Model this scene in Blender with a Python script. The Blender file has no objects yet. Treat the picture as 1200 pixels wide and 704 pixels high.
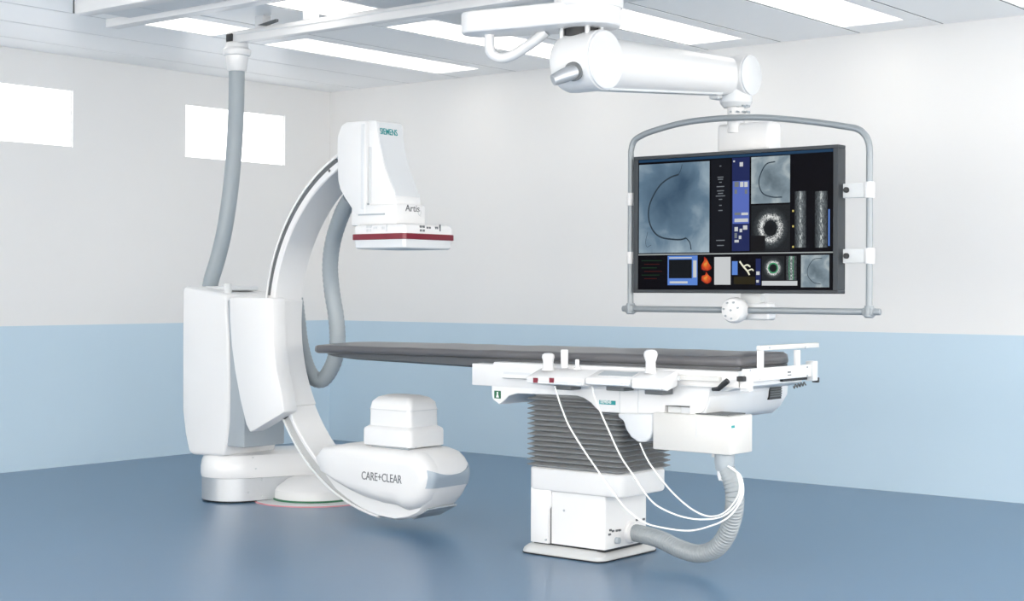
import bpy, bmesh, math, random
from mathutils import Vector, Matrix, Euler
random.seed(4)
R = math.radians
sc = bpy.context.scene
C = sc.collection

# ------------------------------------------------------------------ camera
F_PX, HOR, YAW, CX, CY, CH, ROLL = 1796.07, 337.948, 0.6818, 9.5791, -9.2960, 1.3093, -0.0034
cd = bpy.data.cameras.new('camera'); cam = bpy.data.objects.new('camera', cd); C.objects.link(cam)
cam.location = (CX, CY, CH)
cam.rotation_euler = (Matrix.Rotation(YAW, 3, 'Z') @ Matrix.Rotation(R(90), 3, 'X') @ Matrix.Rotation(-ROLL, 3, 'Z')).to_euler()
cd.sensor_width = 36.0; cd.lens = F_PX * 36.0 / 1200.0
cd.shift_y = -(352 - HOR) / 1200.0
cd.clip_start = 0.05; cd.clip_end = 60
sc.camera = cam
# ------------------------------------------------------------------ world, exposure
w = bpy.data.worlds.new('world'); sc.world = w; w.use_nodes = True
w.node_tree.nodes['Background'].inputs[0].default_value = (0.9, 0.95, 1, 1)
w.node_tree.nodes['Background'].inputs[1].default_value = 0.5
sc.view_settings.view_transform = 'Standard'; sc.view_settings.look = 'None'
sc.view_settings.exposure = 0.05; sc.view_settings.gamma = 1.0
sc.view_settings.use_curve_mapping = False
sc.cycles.max_bounces = 12; sc.cycles.diffuse_bounces = 8
LAMP = 2.1          # ceiling light strength
BACK_FILL = 7.0       # glowing windows added in the two unseen walls for frontal fill
SKYLIT = 1.6        # frosted clerestory panes

# point of the photograph's pixel grid on a real plane of the room
def P(u, v, x=None, y=None, z=None):
    c, s = math.cos(ROLL), math.sin(ROLL)
    a, b = u - 600, v - 352
    u2, v2 = 600 + c*a - s*b, 352 + s*a + c*b
    k = (u2 - 600) / F_PX
    d = Vector((-math.sin(YAW) + math.cos(YAW)*k, math.cos(YAW) + math.sin(YAW)*k, -(v2 - HOR)/F_PX))
    o = Vector((CX, CY, CH))
    if x is not None: t = (x - o.x)/d.x
    elif y is not None: t = (y - o.y)/d.y
    else: t = (z - o.z)/d.z
    return o + d*t

# ------------------------------------------------------------------ materials
def mat(name, col, rough=0.5, metal=0.0, noise=0.0, nscale=8.0, bump=0.0, bscale=60.0, coat=0.0, emit=0.0, spec=0.5):
    m = bpy.data.materials.new(name); m.use_nodes = True
    nt = m.node_tree; b = nt.nodes['Principled BSDF']
    b.inputs['Roughness'].default_value = rough; b.inputs['Metallic'].default_value = metal
    b.inputs['Coat Weight'].default_value = coat; b.inputs['Specular IOR Level'].default_value = spec
    b.inputs['Base Color'].default_value = (*col, 1)
    if emit:
        b.inputs['Emission Color'].default_value = (*col, 1); b.inputs['Emission Strength'].default_value = emit
    tc = nt.nodes.new('ShaderNodeTexCoord')
    n = nt.nodes.new('ShaderNodeTexNoise'); n.inputs['Scale'].default_value = nscale; n.inputs['Detail'].default_value = 4
    nt.links.new(tc.outputs['Object'], n.inputs['Vector'])
    mx = nt.nodes.new('ShaderNodeMix'); mx.data_type = 'RGBA'
    k = 1 - max(noise, 0.015)
    mx.inputs[6].default_value = (col[0]*k, col[1]*k, col[2]*k, 1); mx.inputs[7].default_value = (*col, 1)
    nt.links.new(n.outputs['Fac'], mx.inputs[0]); nt.links.new(mx.outputs[2], b.inputs['Base Color'])
    if bump:
        n2 = nt.nodes.new('ShaderNodeTexNoise'); n2.inputs['Scale'].default_value = bscale
        nt.links.new(tc.outputs['Object'], n2.inputs['Vector'])
        bp = nt.nodes.new('ShaderNodeBump'); bp.inputs['Strength'].default_value = bump; bp.inputs['Distance'].default_value = 0.002
        nt.links.new(n2.outputs['Fac'], bp.inputs['Height']); nt.links.new(bp.outputs['Normal'], b.inputs['Normal'])
    return m
M = {}
M['wall'] = mat('wall_paint', (0.75, 0.75, 0.745), 0.6, bump=0.05)
M['band'] = mat('blue_wall_paint', (0.50, 0.635, 0.735), 0.45, noise=0.02, nscale=2)
M['ceil'] = mat('ceiling_metal', (0.92, 0.92, 0.915), 0.35)
M['void'] = mat('ceiling_void', (0.16, 0.165, 0.17), 0.8)
M['floor'] = mat('blue_vinyl_floor', (0.090, 0.172, 0.275), 0.28, noise=0.06, nscale=1.2, bump=0.04, bscale=25)
M['white'] = mat('white_enamel', (0.71, 0.712, 0.714), 0.3, coat=0.15)
M['cool'] = mat('cool_white_plastic', (0.63, 0.65, 0.668), 0.35)
M['warm'] = mat('warm_white_plastic', (0.60, 0.595, 0.575), 0.4)
M['lgrey'] = mat('light_grey_plastic', (0.58, 0.60, 0.61), 0.4)
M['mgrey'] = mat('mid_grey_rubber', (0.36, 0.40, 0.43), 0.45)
M['mgrey2'] = mat('groove_grey', (0.45, 0.455, 0.45), 0.5)
M['hose'] = mat('grey_ribbed_hose', (0.285, 0.325, 0.35), 0.4)
M['clear'] = mat('smoky_grey_hose', (0.29, 0.32, 0.335), 0.25)
M['dark'] = mat('dark_grey_rubber', (0.10, 0.11, 0.115), 0.5)
M['black'] = mat('black_rubber', (0.015, 0.016, 0.018), 0.5)
M['steel'] = mat('brushed_steel', (0.50, 0.52, 0.54), 0.42, metal=0.6, noise=0.05, nscale=40)
M['tube'] = mat('grey_painted_tube', (0.27, 0.30, 0.32), 0.35, metal=0.1)
M['pad'] = mat('grey_mattress_vinyl', (0.095, 0.095, 0.102), 0.30, noise=0.12, nscale=6, bump=0.12, bscale=12)
M['carbon'] = mat('carbon_tabletop', (0.07, 0.075, 0.082), 0.4)
M['bellow'] = mat('bellows_fabric', (0.24, 0.25, 0.255), 0.5)
M['plate'] = mat('grey_base_plate', (0.50, 0.51, 0.51), 0.4)
M['red'] = mat('dark_red_bumper', (0.17, 0.004, 0.018), 0.35)
M['bezel'] = mat('monitor_bezel', (0.05, 0.057, 0.064), 0.5, spec=0.2)
M['teal'] = mat('teal_print', (0.0, 0.26, 0.27), 0.5)
M['green'] = mat('green_print', (0.01, 0.12, 0.05), 0.5)
M['ink'] = mat('grey_print', (0.13, 0.14, 0.15), 0.6)
M['paper'] = mat('white_print', (0.85, 0.87, 0.87), 0.6)
M['pink'] = mat('pink_floor_ring', (0.62, 0.25, 0.28), 0.5)
M['bluegrey'] = mat('blue_grey_bumper', (0.34, 0.40, 0.46), 0.35)
M['cable'] = mat('white_cable', (0.82, 0.82, 0.80), 0.4)
def emis(name, col, st):
    m = bpy.data.materials.new(name); m.use_nodes = True; nt = m.node_tree
    b = nt.nodes['Principled BSDF']; b.inputs['Base Color'].default_value = (0.8, 0.8, 0.8, 1)
    b.inputs['Roughness'].default_value = 0.5
    b.inputs['Emission Color'].default_value = (*col, 1); b.inputs['Emission Strength'].default_value = st
    return m
M['lamp'] = emis('light_diffuser', (1.0, 0.945, 0.875), LAMP)
M['daylight'] = emis('daylight_pane', (1.0, 1.0, 1.0), SKYLIT)
M['fill_pane'] = emis('fill_glazing', (1.0, 0.94, 0.865), BACK_FILL)

# ------------------------------------------------------------------ mesh building
def new_bm(): return bmesh.new()
def bev(bm, w, seg=2, ang=28, geom=None):
    if w <= 0: return
    bm.normal_update()
    es = [e for e in (geom or bm.edges) if e.is_valid and len(e.link_faces) == 2 and e.calc_face_angle(0) > R(ang)]
    bmesh.ops.bevel(bm, geom=es, offset=w, segments=seg, affect='EDGES', profile=0.5, clamp_overlap=True)
def join(dst, src):
    me = bpy.data.meshes.new('t'); src.to_mesh(me); dst.from_mesh(me); bpy.data.meshes.remove(me); src.free()
def box(bm, x0, x1, y0, y1, z0, z1, b=0.0, seg=2):
    t = new_bm()
    bmesh.ops.create_cube(t, size=1)
    for v in t.verts:
        v.co = Vector(((x0+x1)/2 + v.co.x*(x1-x0), (y0+y1)/2 + v.co.y*(y1-y0), (z0+z1)/2 + v.co.z*(z1-z0)))
    bev(t, b, seg); join(bm, t)
def prism(bm, pts, y0, y1, b=0.0, seg=2, axis='y', ang=28):
    """polygon extruded along an axis: pts are (x,z) for y, (y,z) for x, (x,y) for z"""
    t = new_bm()
    def mk(p, k):
        if axis == 'y': return Vector((p[0], k, p[1]))
        if axis == 'x': return Vector((k, p[0], p[1]))
        return Vector((p[0], p[1], k))
    a = [t.verts.new(mk(p, y0)) for p in pts]; c = [t.verts.new(mk(p, y1)) for p in pts]
    t.faces.new(a); t.faces.new(list(reversed(c)))
    n = len(pts)
    for i in range(n): t.faces.new((a[i], c[i], c[(i+1) % n], a[(i+1) % n]))
    bmesh.ops.recalc_face_normals(t, faces=t.faces)
    bev(t, b, seg, ang); join(bm, t)
def frame_at(d, up=Vector((0, 0, 1))):
    d = d.normalized()
    s = d.cross(up)
    if s.length < 1e-4: s = d.cross(Vector((1, 0, 0)))
    s.normalize(); return s, s.cross(d).normalized()
def sweep(bm, path, rad, n=16, caps=True, closed=False):
    path = [Vector(p) for p in path]; m = len(path)
    rad = rad if isinstance(rad, (list, tuple)) else [rad]*m
    rings = []; prev = None
    for i, p in enumerate(path):
        d = (path[min(i+1, m-1)] - path[max(i-1, 0)])
        if d.length < 1e-9: d = Vector((0, 0, 1))
        d.normalize()
        if prev is None: s, u = frame_at(d)
        else:
            s = prev - d*prev.dot(d); s.normalize(); u = s.cross(d).normalized()
        prev = s
        rings.append([bm.verts.new(p + (s*math.cos(2*math.pi*k/n) + u*math.sin(2*math.pi*k/n))*rad[i]) for k in range(n)])
    fs = []
    for i in range(m-1):
        for k in range(n):
            fs.append(bm.faces.new((rings[i][k], rings[i][(k+1) % n], rings[i+1][(k+1) % n], rings[i+1][k])))
    if caps: fs.append(bm.faces.new(list(reversed(rings[0])))); fs.append(bm.faces.new(rings[-1]))
    bmesh.ops.recalc_face_normals(bm, faces=fs)
def cyl(bm, a, b_, r0, r1=None, n=32, b=0.0):
    t = new_bm(); sweep(t, [a, b_], [r0, r0 if r1 is None else r1], n)
    bev(t, b, 2, 50); join(bm, t)
def smooth_path(pts, k=8):
    pts = [Vector(p) for p in pts]; out = []
    q = [pts[0]*2 - pts[1]] + pts + [pts[-1]*2 - pts[-2]]
    for i in range(1, len(q)-2):
        for j in range(k):
            t = j/k
            a, b, c, d = q[i-1], q[i], q[i+1], q[i+2]
            out.append(0.5*((2*b) + (c-a)*t + (2*a-5*b+4*c-d)*t*t + (3*b-a-3*c+d)*t**3))
    out.append(pts[-1]); return out
def lathe(bm, prof, c, n=48, axis='z'):
    """prof: (r, h) pairs from bottom to top around a vertical (or x / y) axis"""
    rings = []; fs = []
    for r, h in prof:
        ring = []
        for k in range(n):
            a = 2*math.pi*k/n
            if axis == 'z': co = (c[0]+r*math.cos(a), c[1]+r*math.sin(a), c[2]+h)
            elif axis == 'x': co = (c[0]+h, c[1]+r*math.cos(a), c[2]+r*math.sin(a))
            else: co = (c[0]+r*math.cos(a), c[1]+h, c[2]+r*math.sin(a))
            ring.append(bm.verts.new(co))
        rings.append(ring)
    for i in range(len(prof)-1):
        for k in range(n): fs.append(bm.faces.new((rings[i][k], rings[i][(k+1) % n], rings[i+1][(k+1) % n], rings[i+1][k])))
    fs.append(bm.faces.new(list(reversed(rings[0])))); fs.append(bm.faces.new(rings[-1]))
    bmesh.ops.recalc_face_normals(bm, faces=fs)
def arc_sweep(bm, sec, cx, cz, a0, a1, n=64):
    """section of (R, y) points swept round a horizontal Y axis through (cx,cz); angles in degrees"""
    rings = []; fs = []
    for i in range(n+1):
        a = R(a0 + (a1-a0)*i/n)
        rings.append([bm.verts.new((cx + r*math.cos(a), y, cz + r*math.sin(a))) for r, y in sec])
    m = len(sec)
    for i in range(n):
        for k in range(m): fs.append(bm.faces.new((rings[i][k], rings[i][(k+1) % m], rings[i+1][(k+1) % m], rings[i+1][k])))
    fs.append(bm.faces.new(list(reversed(rings[0])))); fs.append(bm.faces.new(rings[-1]))
    bmesh.ops.recalc_face_normals(bm, faces=fs)
def rrect(x0, x1, y0, y1, r, k=5):
    out = []
    for cx, cy, a0 in ((x1-r, y1-r, 0), (x0+r, y1-r, 90), (x0+r, y0+r, 180), (x1-r, y0+r, 270)):
        for i in range(k+1):
            a = R(a0 + 90*i/k); out.append((cx + r*math.cos(a), cy + r*math.sin(a)))
    return out
def loft(bm, secs):
    """secs: list of lists of 3D points with equal counts"""
    rings = [[bm.verts.new(p) for p in s] for s in secs]; n = len(secs[0]); fs = []
    for i in range(len(rings)-1):
        for k in range(n): fs.append(bm.faces.new((rings[i][k], rings[i][(k+1) % n], rings[i+1][(k+1) % n], rings[i+1][k])))
    fs.append(bm.faces.new(list(reversed(rings[0])))); fs.append(bm.faces.new(rings[-1]))
    bmesh.ops.recalc_face_normals(bm, faces=fs)
def obj(name, bm, m, parent=None, ang=32, uv=None):
    me = bpy.data.meshes.new(name); bm.to_mesh(me); bm.free()
    me.materials.append(m if not isinstance(m, str) else M[m])
    me.polygons.foreach_set('use_smooth', [True]*len(me.polygons))
    me.set_sharp_from_angle(angle=R(ang))
    o = bpy.data.objects.new(name, me); C.objects.link(o)
    if parent is not None:
        o.parent = parent
        bpy.context.view_layer.update()
        o.matrix_parent_inverse = parent.matrix_world.inverted()
    return o
def tag(o, label=None, cat=None, group=None, kind=None):
    for k, v in (('label', label), ('category', cat), ('group', group), ('kind', kind)):
        if v: o[k] = v
    return o
def thing(name, label, cat, loc=(0, 0, 0), group=None):
    o = bpy.data.objects.new(name, None); C.objects.link(o); o.location = loc
    o.empty_display_size = 0.1
    bpy.context.view_layer.update()
    return tag(o, label, cat, group)
def struct(name, bm, m, parent=None):
    o = obj(name, bm, m, parent)
    if parent is None: o['kind'] = 'structure'
    return o
def text_obj(name, s, origin, right, up, size, m, parent, depth=0.0012, bold=0.0, squeeze=1.0):
    """lettering as a thin mesh; origin = left end of the baseline"""
    cu = bpy.data.curves.new('t', 'FONT'); cu.body = s; cu.size = size; cu.extrude = depth; cu.offset = bold
    cu.resolution_u = 3
    to = bpy.data.objects.new('t', cu); C.objects.link(to)
    dg = bpy.context.evaluated_depsgraph_get(); me = bpy.data.meshes.new_from_object(to.evaluated_get(dg))
    bpy.data.objects.remove(to); bpy.data.curves.remove(cu)
    right = Vector(right).normalized()*squeeze; upv = Vector(up).normalized(); nn = right.normalized().cross(upv)
    o3 = Vector(origin)
    for v in me.vertices: v.co = o3 + right*v.co.x + upv*v.co.y + nn*v.co.z
    me.materials.append(M[m]); o = bpy.data.objects.new(name, me); C.objects.link(o)
    if parent is not None:
        o.parent = parent; o.matrix_parent_inverse = parent.matrix_world.inverted()
    return o

# ================================================================== SETTING
XE, YE, H = 12.0, -12.0, 3.0
bm = new_bm(); box(bm, -0.2, XE+0.2, YE-0.2, 0.2, -0.1, 0); struct('floor', bm, 'floor')
# left wall with two high window openings in view
BAND = 1.031
wins = [(-3.655, -2.606), (-1.569, -0.521)]
WZ0, WZ1 = 2.333, 2.750
bm = new_bm()
box(bm, -0.2, 0, YE, 0.0, 0, WZ0); box(bm, -0.2, 0, YE, 0.0, WZ1, 3.2)
ys = [YE] + [v for w_ in wins for v in w_] + [0.0]
for i in range(0, len(ys), 2): box(bm, -0.2, 0, ys[i], ys[i+1], WZ0, WZ1)
wl = struct('wall_left', bm, 'wall')
bm = new_bm(); box(bm, 0, 0.003, YE, 0, 0.0, BAND); obj('painted_band', bm, 'band', wl)
for i, (a, b) in enumerate(wins):
    bm = new_bm()
    f = 0.006
    box(bm, -0.03, -0.018, a, b, WZ0, WZ0+f); box(bm, -0.03, -0.018, a, b, WZ1-f, WZ1)
    box(bm, -0.03, -0.018, a, a+f, WZ0+f, WZ1-f); box(bm, -0.03, -0.018, b-f, b, WZ0+f, WZ1-f)
    fr = struct('window_%d' % (i+1), bm, 'wall')
    bm = new_bm(); box(bm, -0.03, -0.022, a+f, b-f, WZ0+f, WZ1-f); obj('pane', bm, 'daylight', fr)
bm = new_bm(); box(bm, 0, XE, 0, 0.2, 0, 3.2); wr = struct('wall_right', bm, 'wall')
bm = new_bm(); box(bm, 0.003, XE, -0.003, 0, 0, BAND); obj('painted_band', bm, 'band', wr)
def pierced(name, ax, lo, hi, z0, z1, n):
    """wall behind the viewer with a row of tall glowing windows added for fill"""
    bm = new_bm(); step = (hi-lo)/n; op = []
    for k in range(n): op.append((lo+step*k+0.25, lo+step*(k+1)-0.25))
    def bx_(a, b, za, zb, d0, d1, bb):
        if ax == 'y': box(bb, a, b, YE+d0, YE+d1, za, zb)
        else: box(bb, XE-d1, XE-d0, a, b, za, zb)
    bx_(lo, hi, 0, z0, -0.2, 0, bm); bx_(lo, hi, z1, 3.2, -0.2, 0, bm)
    e = [lo] + [v for o_ in op for v in o_] + [hi]
    for k in range(0, len(e), 2): bx_(e[k], e[k+1], z0, z1, -0.2, 0, bm)
    struct(name, bm, 'wall')
    for k, (a, b) in enumerate(op):
        bb = new_bm(); f = 0.04
        bx_(a, b, z0, z0+f, -0.1, -0.05, bb); bx_(a, b, z1-f, z1, -0.1, -0.05, bb); bx_(a, a+f, z0+f, z1-f, -0.1, -0.05, bb); bx_(b-f, b, z0+f, z1-f, -0.1, -0.05, bb)
        fr = struct('window_%d' % (nwin[0]), bb, 'white'); nwin[0] += 1  # unseen window, added only as a fill light
        bb = new_bm(); bx_(a+f, b-f, z0+f, z1-f, -0.09, -0.07, bb); obj('pane', bb, 'fill_pane', fr)
nwin = [3]
pierced('wall_front', 'y', 0, XE, 0.5, 2.7, 4)
pierced('wall_near', 'x', YE, 0, 0.5, 2.7, 4)
# ceiling: long metal planks with recessed joints, lamps set between them
bm = new_bm(); box(bm, -0.2, XE+0.2, YE-0.2, 0.2, 3.035, 3.1); ce = struct('ceiling', bm, 'void')
G = 0.009
PER, X0 = 1.165, 1.49
planks = [(0.0, 0.372), (0.372, 0.93), (0.93, 1.49)]
slots = []
x = X0
while x < XE:
    slots.append((x, min(x+0.575, XE)))
    if x+0.575 < XE: planks.append((x+0.575, min(x+PER, XE)))
    x += PER
for a, b in planks:
    bm = new_bm(); box(bm, a+(G if a else 0), b-G, YE, 0, 3.0, 3.02, 0.002, 1); obj('plank', bm, 'ceil', ce)
M['joint'] = mat('joint_shade_grey', (0.20, 0.205, 0.21), 0.7)
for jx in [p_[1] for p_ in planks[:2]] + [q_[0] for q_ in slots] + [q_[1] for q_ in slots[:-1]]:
    bm = new_bm(); box(bm, jx-G, jx+G, YE, 0, 3.003, 3.012); obj('joint_shade_strip', bm, 'joint', ce)  # dark strips added so the plank gaps read as shaded
spans = [(-2.12, -0.27), (-4.50, -2.42), (-6.6, -4.80), (-8.9, -6.9), (-11.2, -9.2)]
k = 0
names = {0: 'leftmost', 1: 'second', 2: 'third', 3: 'fourth', 4: 'rightmost'}
for i, (a, b) in enumerate(slots):
    if b-a < 0.5: 
        bm = new_bm(); box(bm, a+G, b, YE, 0, 3.0, 3.02); obj('plank', bm, 'ceil', ce); continue
    # filler planks between and beyond the lamps
    sp = spans if i else [spans[0], (-3.15, -2.55)] + spans[2:]
    gy = [0.0] + [v for s in sp for v in (s[1], s[0])] + [YE]
    for j in range(0, len(gy), 2):
        bm = new_bm(); box(bm, a+G, b-G, gy[j+1]+G/2, gy[j]-(G/2 if gy[j] else 0), 3.0, 3.02, 0.002, 1); obj('plank', bm, 'ceil', ce)
    for j, (y0, y1) in enumerate(sp):
        if j == 0 and i <= 4: lab = '%s recessed ceiling light strip in the row ending at the plain right wall' % names.get(i, 'farther right')
        elif j == 1 and i < 2: lab = 'recessed ceiling light strip nearer the camera, above the thin ceiling rail, %s row' % names[i]
        else: lab = 'recessed ceiling light strip in the ceiling toward the viewer'
        t = thing('ceiling_light', lab, 'light', (a, y0, 3.0), 'ceiling lights out of view' if j > 1 or (j == 1 and i >= 2) or i > 4 else 'recessed ceiling light strips')
        bm = new_bm()
        box(bm, a+G, a+0.02, y0, y1, 3.0, 3.02); box(bm, a+0.44, b-G, y0, y1, 3.0, 3.02, 0.001, 1)
        box(bm, a+0.02, a+0.44, y0, y0+0.02, 3.0, 3.02); box(bm, a+0.02, a+0.44, y1-0.02, y1, 3.0, 3.02)
        obj('frame', bm, 'ceil', t)
        bm = new_bm(); box(bm, a+0.02, a+0.44, y0+0.02, y1-0.02, 3.006, 3.016); obj('diffuser', bm, 'lamp', t)

# ================================================================== C-ARM ROBOT
RC = (3.86, 1.104); YF, YB = -3.25, -3.03
t = thing('angiography_robot', 'white floor-mounted medical imaging robot with large c-shaped arm around the table head', 'medical imaging machine', (2.3, -2.9, 0))
ROB = t
# floor ring and dome
fc = (2.645, -2.688)
bm = new_bm(); lathe(bm, [(0.376, 0.0), (0.376, 0.004), (0.366, 0.006)], (fc[0], fc[1], 0)); tag(obj('floor_ring', bm, 'pink', t), 'thin pink ring on the floor')
bm = new_bm(); lathe(bm, [(0.366, 0.004), (0.366, 0.008), (0.3, 0.010)], (fc[0], fc[1], 0)); obj('floor_plate', bm, 'lgrey', t)
bm = new_bm(); lathe(bm, [(0.26, 0.006), (0.262, 0.012), (0.26, 0.02)], (fc[0], fc[1], 0)); tag(obj('seal', bm, 'green', t), 'dark green seal line')
bm = new_bm(); lathe(bm, [(0.25, 0.02), (0.25, 0.07), (0.235, 0.09), (0.17, 0.135), (0.12, 0.15)], (fc[0], fc[1], 0)); obj('floor_cover', bm, 'white', t)
# base arm, a capsule in plan
def capsule(c0, c1, r, n=20):
    d = Vector(c1) - Vector(c0); a = math.atan2(d.y, d.x); out = []
    for i in range(n+1):
        q = a - math.pi/2 + math.pi*i/n; out.append((c1[0]+r*math.cos(q), c1[1]+r*math.sin(q)))
    for i in range(n+1):
        q = a + math.pi/2 + math.pi*i/n; out.append((c0[0]+r*math.cos(q), c0[1]+r*math.sin(q)))
    return out
c0, c1 = (2.264, -2.997), (2.50, -2.44)
def cap_loft(bm, prof):
    loft(bm, [[(p[0], p[1], z) for p in capsule(c0, c1, r)] for r, z in prof])
bm = new_bm(); cap_loft(bm, [(0.195, 0.002), (0.2, 0.006), (0.2, 0.012)]); tag(obj('foot_seal', bm, 'black', t), 'black seal line under the steel skirt')
bm = new_bm(); cap_loft(bm, [(0.205, 0.012), (0.205, 0.148)]); tag(obj('steel_skirt', bm, 'steel', t), 'brushed steel skirt')
bm = new_bm(); cap_loft(bm, [(0.208, 0.15), (0.212, 0.17), (0.212, 0.21), (0.205, 0.25), (0.19, 0.285), (0.165, 0.297)]); arm = obj('base_arm', bm, 'white', t)
for (u, v) in ((297, 536), (300.5, 549), (308, 562), (292, 577), (308, 581)):
    p = P(u, v, y=-3.16)
    bm = new_bm(); lathe(bm, [(0.004, -0.008), (0.004, 0.0)], (p.x, p.y, p.z), 10, 'x'); obj('screw', bm, 'lgrey', arm)
# column
def pz(u, v, y): q = P(u, v, y=y); return (q.x, q.z)
col = [pz(*q, -3.2) for q in [(213.5, 337), (213, 400), (213, 480), (216, 508), (220.5, 530), (226, 533), (262, 535), (265, 518), (267.5, 495), (268.5, 450), (267.5, 400), (265, 346.5), (260, 344), (240, 340), (218, 335.5)]]
bm = new_bm(); prism(bm, col, -3.2, -2.78, 0.022, 3); column = obj('column', bm, 'white', t)
bm = new_bm(); box(bm, 2.02, 2.36, -2.80, -2.74, 0.5, 1.25, 0.02, 2); obj('rear_cover', bm, 'cool', column)
bm = new_bm(); box(bm, 2.03, 2.30, -3.06, -2.84, 1.29, 1.318, 0.012, 2); obj('top_cap', bm, 'cool', column)
q = P(267, 344, y=-3.12); bm = new_bm(); cyl(bm, (q.x, -3.12, q.z-0.02), (q.x, -3.12, q.z+0.062), 0.024, b=0.004); obj('pivot_pin', bm, 'lgrey', column)
bm = new_bm(); box(bm, 2.38, 2.56, -3.185, -2.86, 0.35, 1.235, 0.01); tag(obj('joint_shade_block', bm, 'mgrey', t), 'grey joint block, its visible strip painting the shaded column side')  # joint drawn forward so its grey paints the column side's shade
bm = new_bm(); box(bm, 2.46, 2.62, -3.08, -2.95, 0.55, 1.2, 0.02); obj('swivel_mount', bm, 'cool', t)
# carriage that grips the arc
YC = -3.34
car = [pz(*q, YC) for q in [(270, 349), (268.5, 348), (269, 375), (271, 405), (275, 435), (281, 468), (288, 497), (292.5, 506.5), (300, 503), (333, 483), (330, 462), (324, 434), (320, 404), (319, 375), (319, 349)]]
bm = new_bm(); prism(bm, car[1:], YC, -3.235, 0.01, 2); carr = obj('carriage', bm, 'white', t)
bm = new_bm(); box(bm, 2.60, 2.80, -3.24, -3.03, 0.62, 1.255, 0.01); obj('carriage_core', bm, 'white', carr)
bm = new_bm(); arc_sweep(bm, [(1.075, YC+0.014), (1.075, YB), (0.968, YB), (0.968, YF-0.012), (0.985, YF-0.018), (0.995, YC+0.004)], *RC, 172, 209.5, 40)
bev(bm, 0.006, 2, 40); obj('arc_guide', bm, 'white', t)
# c ring with its groove
sec = [(1.060, YF+0.006), (1.054, YF), (1.042, YF), (1.042, YF+0.014), (0.996, YF+0.014), (0.996, YF), (0.982, YF), (0.976, YF+0.006),
       (0.976, YB-0.006), (0.982, YB), (1.054, YB), (1.060, YB-0.006)]
bm = new_bm(); arc_sweep(bm, sec, *RC, 113, 263, 110); ring = obj('c_ring', bm, 'white', t)
bm = new_bm(); arc_sweep(bm, [(1.040, YF+0.004), (1.016, YF+0.004), (1.016, YF+0.013), (1.040, YF+0.013)], *RC, 116.5, 171, 60); tag(obj('upper_groove_strip', bm, 'dark', ring), 'dark strip in the upper groove')  # coloured darker than the strip in the lower groove
bm = new_bm(); arc_sweep(bm, [(1.015, YF+0.002), (0.997, YF+0.002), (0.997, YF+0.013), (1.015, YF+0.013)], *RC, 116.5, 171, 60); obj('groove_liner', bm, 'white', ring)
bm = new_bm(); arc_sweep(bm, [(1.040, YF+0.008), (0.998, YF+0.008), (0.998, YF+0.013), (1.040, YF+0.013)], *RC, 210, 256.5, 60); tag(obj('groove_liner', bm, 'mgrey2', ring), 'pale grey strip in the lower groove')
a = R(210.6); bm = new_bm(); t2 = new_bm()
arc_sweep(t2, [(1.040, YF-0.004), (0.998, YF-0.004), (0.998, YF+0.009), (1.040, YF+0.009)], *RC, 209.4, 212.2, 4); join(bm, t2); tag(obj('groove_brush', bm, 'black', ring), 'black wiper where the ring enters the guide')
for u, v in ((386, 200), (419.3, 583.5)):
    p = P(u, v, y=YF); bm = new_bm(); cyl(bm, (p.x, YF-0.003, p.z), (p.x, YF+0.012, p.z), 0.008, n=12); tag(obj('stop_screw', bm, 'ink', ring), 'small dark stop screw')
# detector side: housing, stem, box
hs = [pz(*q, -3.31) for q in [(399.5, 147), (404, 143.5), (428, 141), (428, 252.5), (417, 252), (412, 245), (403, 231), (398, 222), (395.5, 211), (394.5, 180), (395, 160)]]
bm = new_bm(); prism(bm, hs, -3.31, -3.0, 0.012, 2); hous = obj('detector_lift', bm, 'white', t)
st = [pz(*q, -3.28) for q in [(425, 141), (441, 141), (441.8, 150), (444.6, 171), (448, 187), (452, 200), (456.5, 212), (460.5, 222), (462.5, 230), (463.5, 238), (463.5, 247), (425, 252)]]
bm = new_bm(); prism(bm, st, -3.28, -3.075, 0.006, 2); stem = obj('detector_stem', bm, 'white', t)
# slanted grey inlay on the flared face
inl = [pz(*q, -3.28) for q in [(441.4, 143), (442.4, 152), (445.2, 172), (448.6, 188), (452.6, 201), (457.2, 213), (461, 222.5), (462.8, 229)]]
bm = new_bm(); pa = [(p[0]+0.0015, p[1]) for p in inl]; pb = [(p[0]-0.004, p[1]-0.001) for p in reversed(inl)]
prism(bm, pa+pb, -3.272, -3.083); tag(obj('stem_inlay', bm, 'cool', stem), 'pale grey curved inlay')
bm = new_bm()
p0 = pz(425.5, 145, -3.31); p1 = pz(425.5, 245, -3.31); box(bm, p0[0]-0.010, p0[0]+0.010, -3.316, -3.29, p1[1], p0[1], 0.004)
obj('lift_slot', bm, 'cool', hous)
bm = new_bm(); p0 = pz(433.3, 172, -3.285); p1 = pz(433.3, 238, -3.285); box(bm, p0[0]-0.009, p0[0]+0.009, -3.286, -3.27, p1[1], p0[1], 0.003); tag(obj('lift_slot', bm, 'lgrey', stem), 'grey vertical slot')
bm = new_bm(); p0 = pz(431, 238, -3.29); p1 = pz(431, 252, -3.29); box(bm, p0[0]-0.003, p0[0]+0.003, -3.296, -3.27, p1[1], p0[1]); obj('lift_gap', bm, 'mgrey', stem)
dz = lambda u, v, y: P(u, v, y=y).z
xa = P(408, 240, y=-3.31).x; xb = P(463.5, 240, y=-3.31).x
bm = new_bm(); box(bm, xa+0.02, xb, -3.305, P(498.5, 240, x=xb).y, 1.650, dz(463, 238.5, -3.31), 0.008); neck = obj('detector_neck', bm, 'white', t)
bm = new_bm(); p0 = P(417, 251.6, y=-3.33); p1 = P(447, 253.4, y=-3.33); box(bm, p0.x, p1.x, -3.312, -3.29, p0.z-0.004, p0.z+0.004); obj('shadow_gap', bm, 'mgrey', neck)
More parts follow.
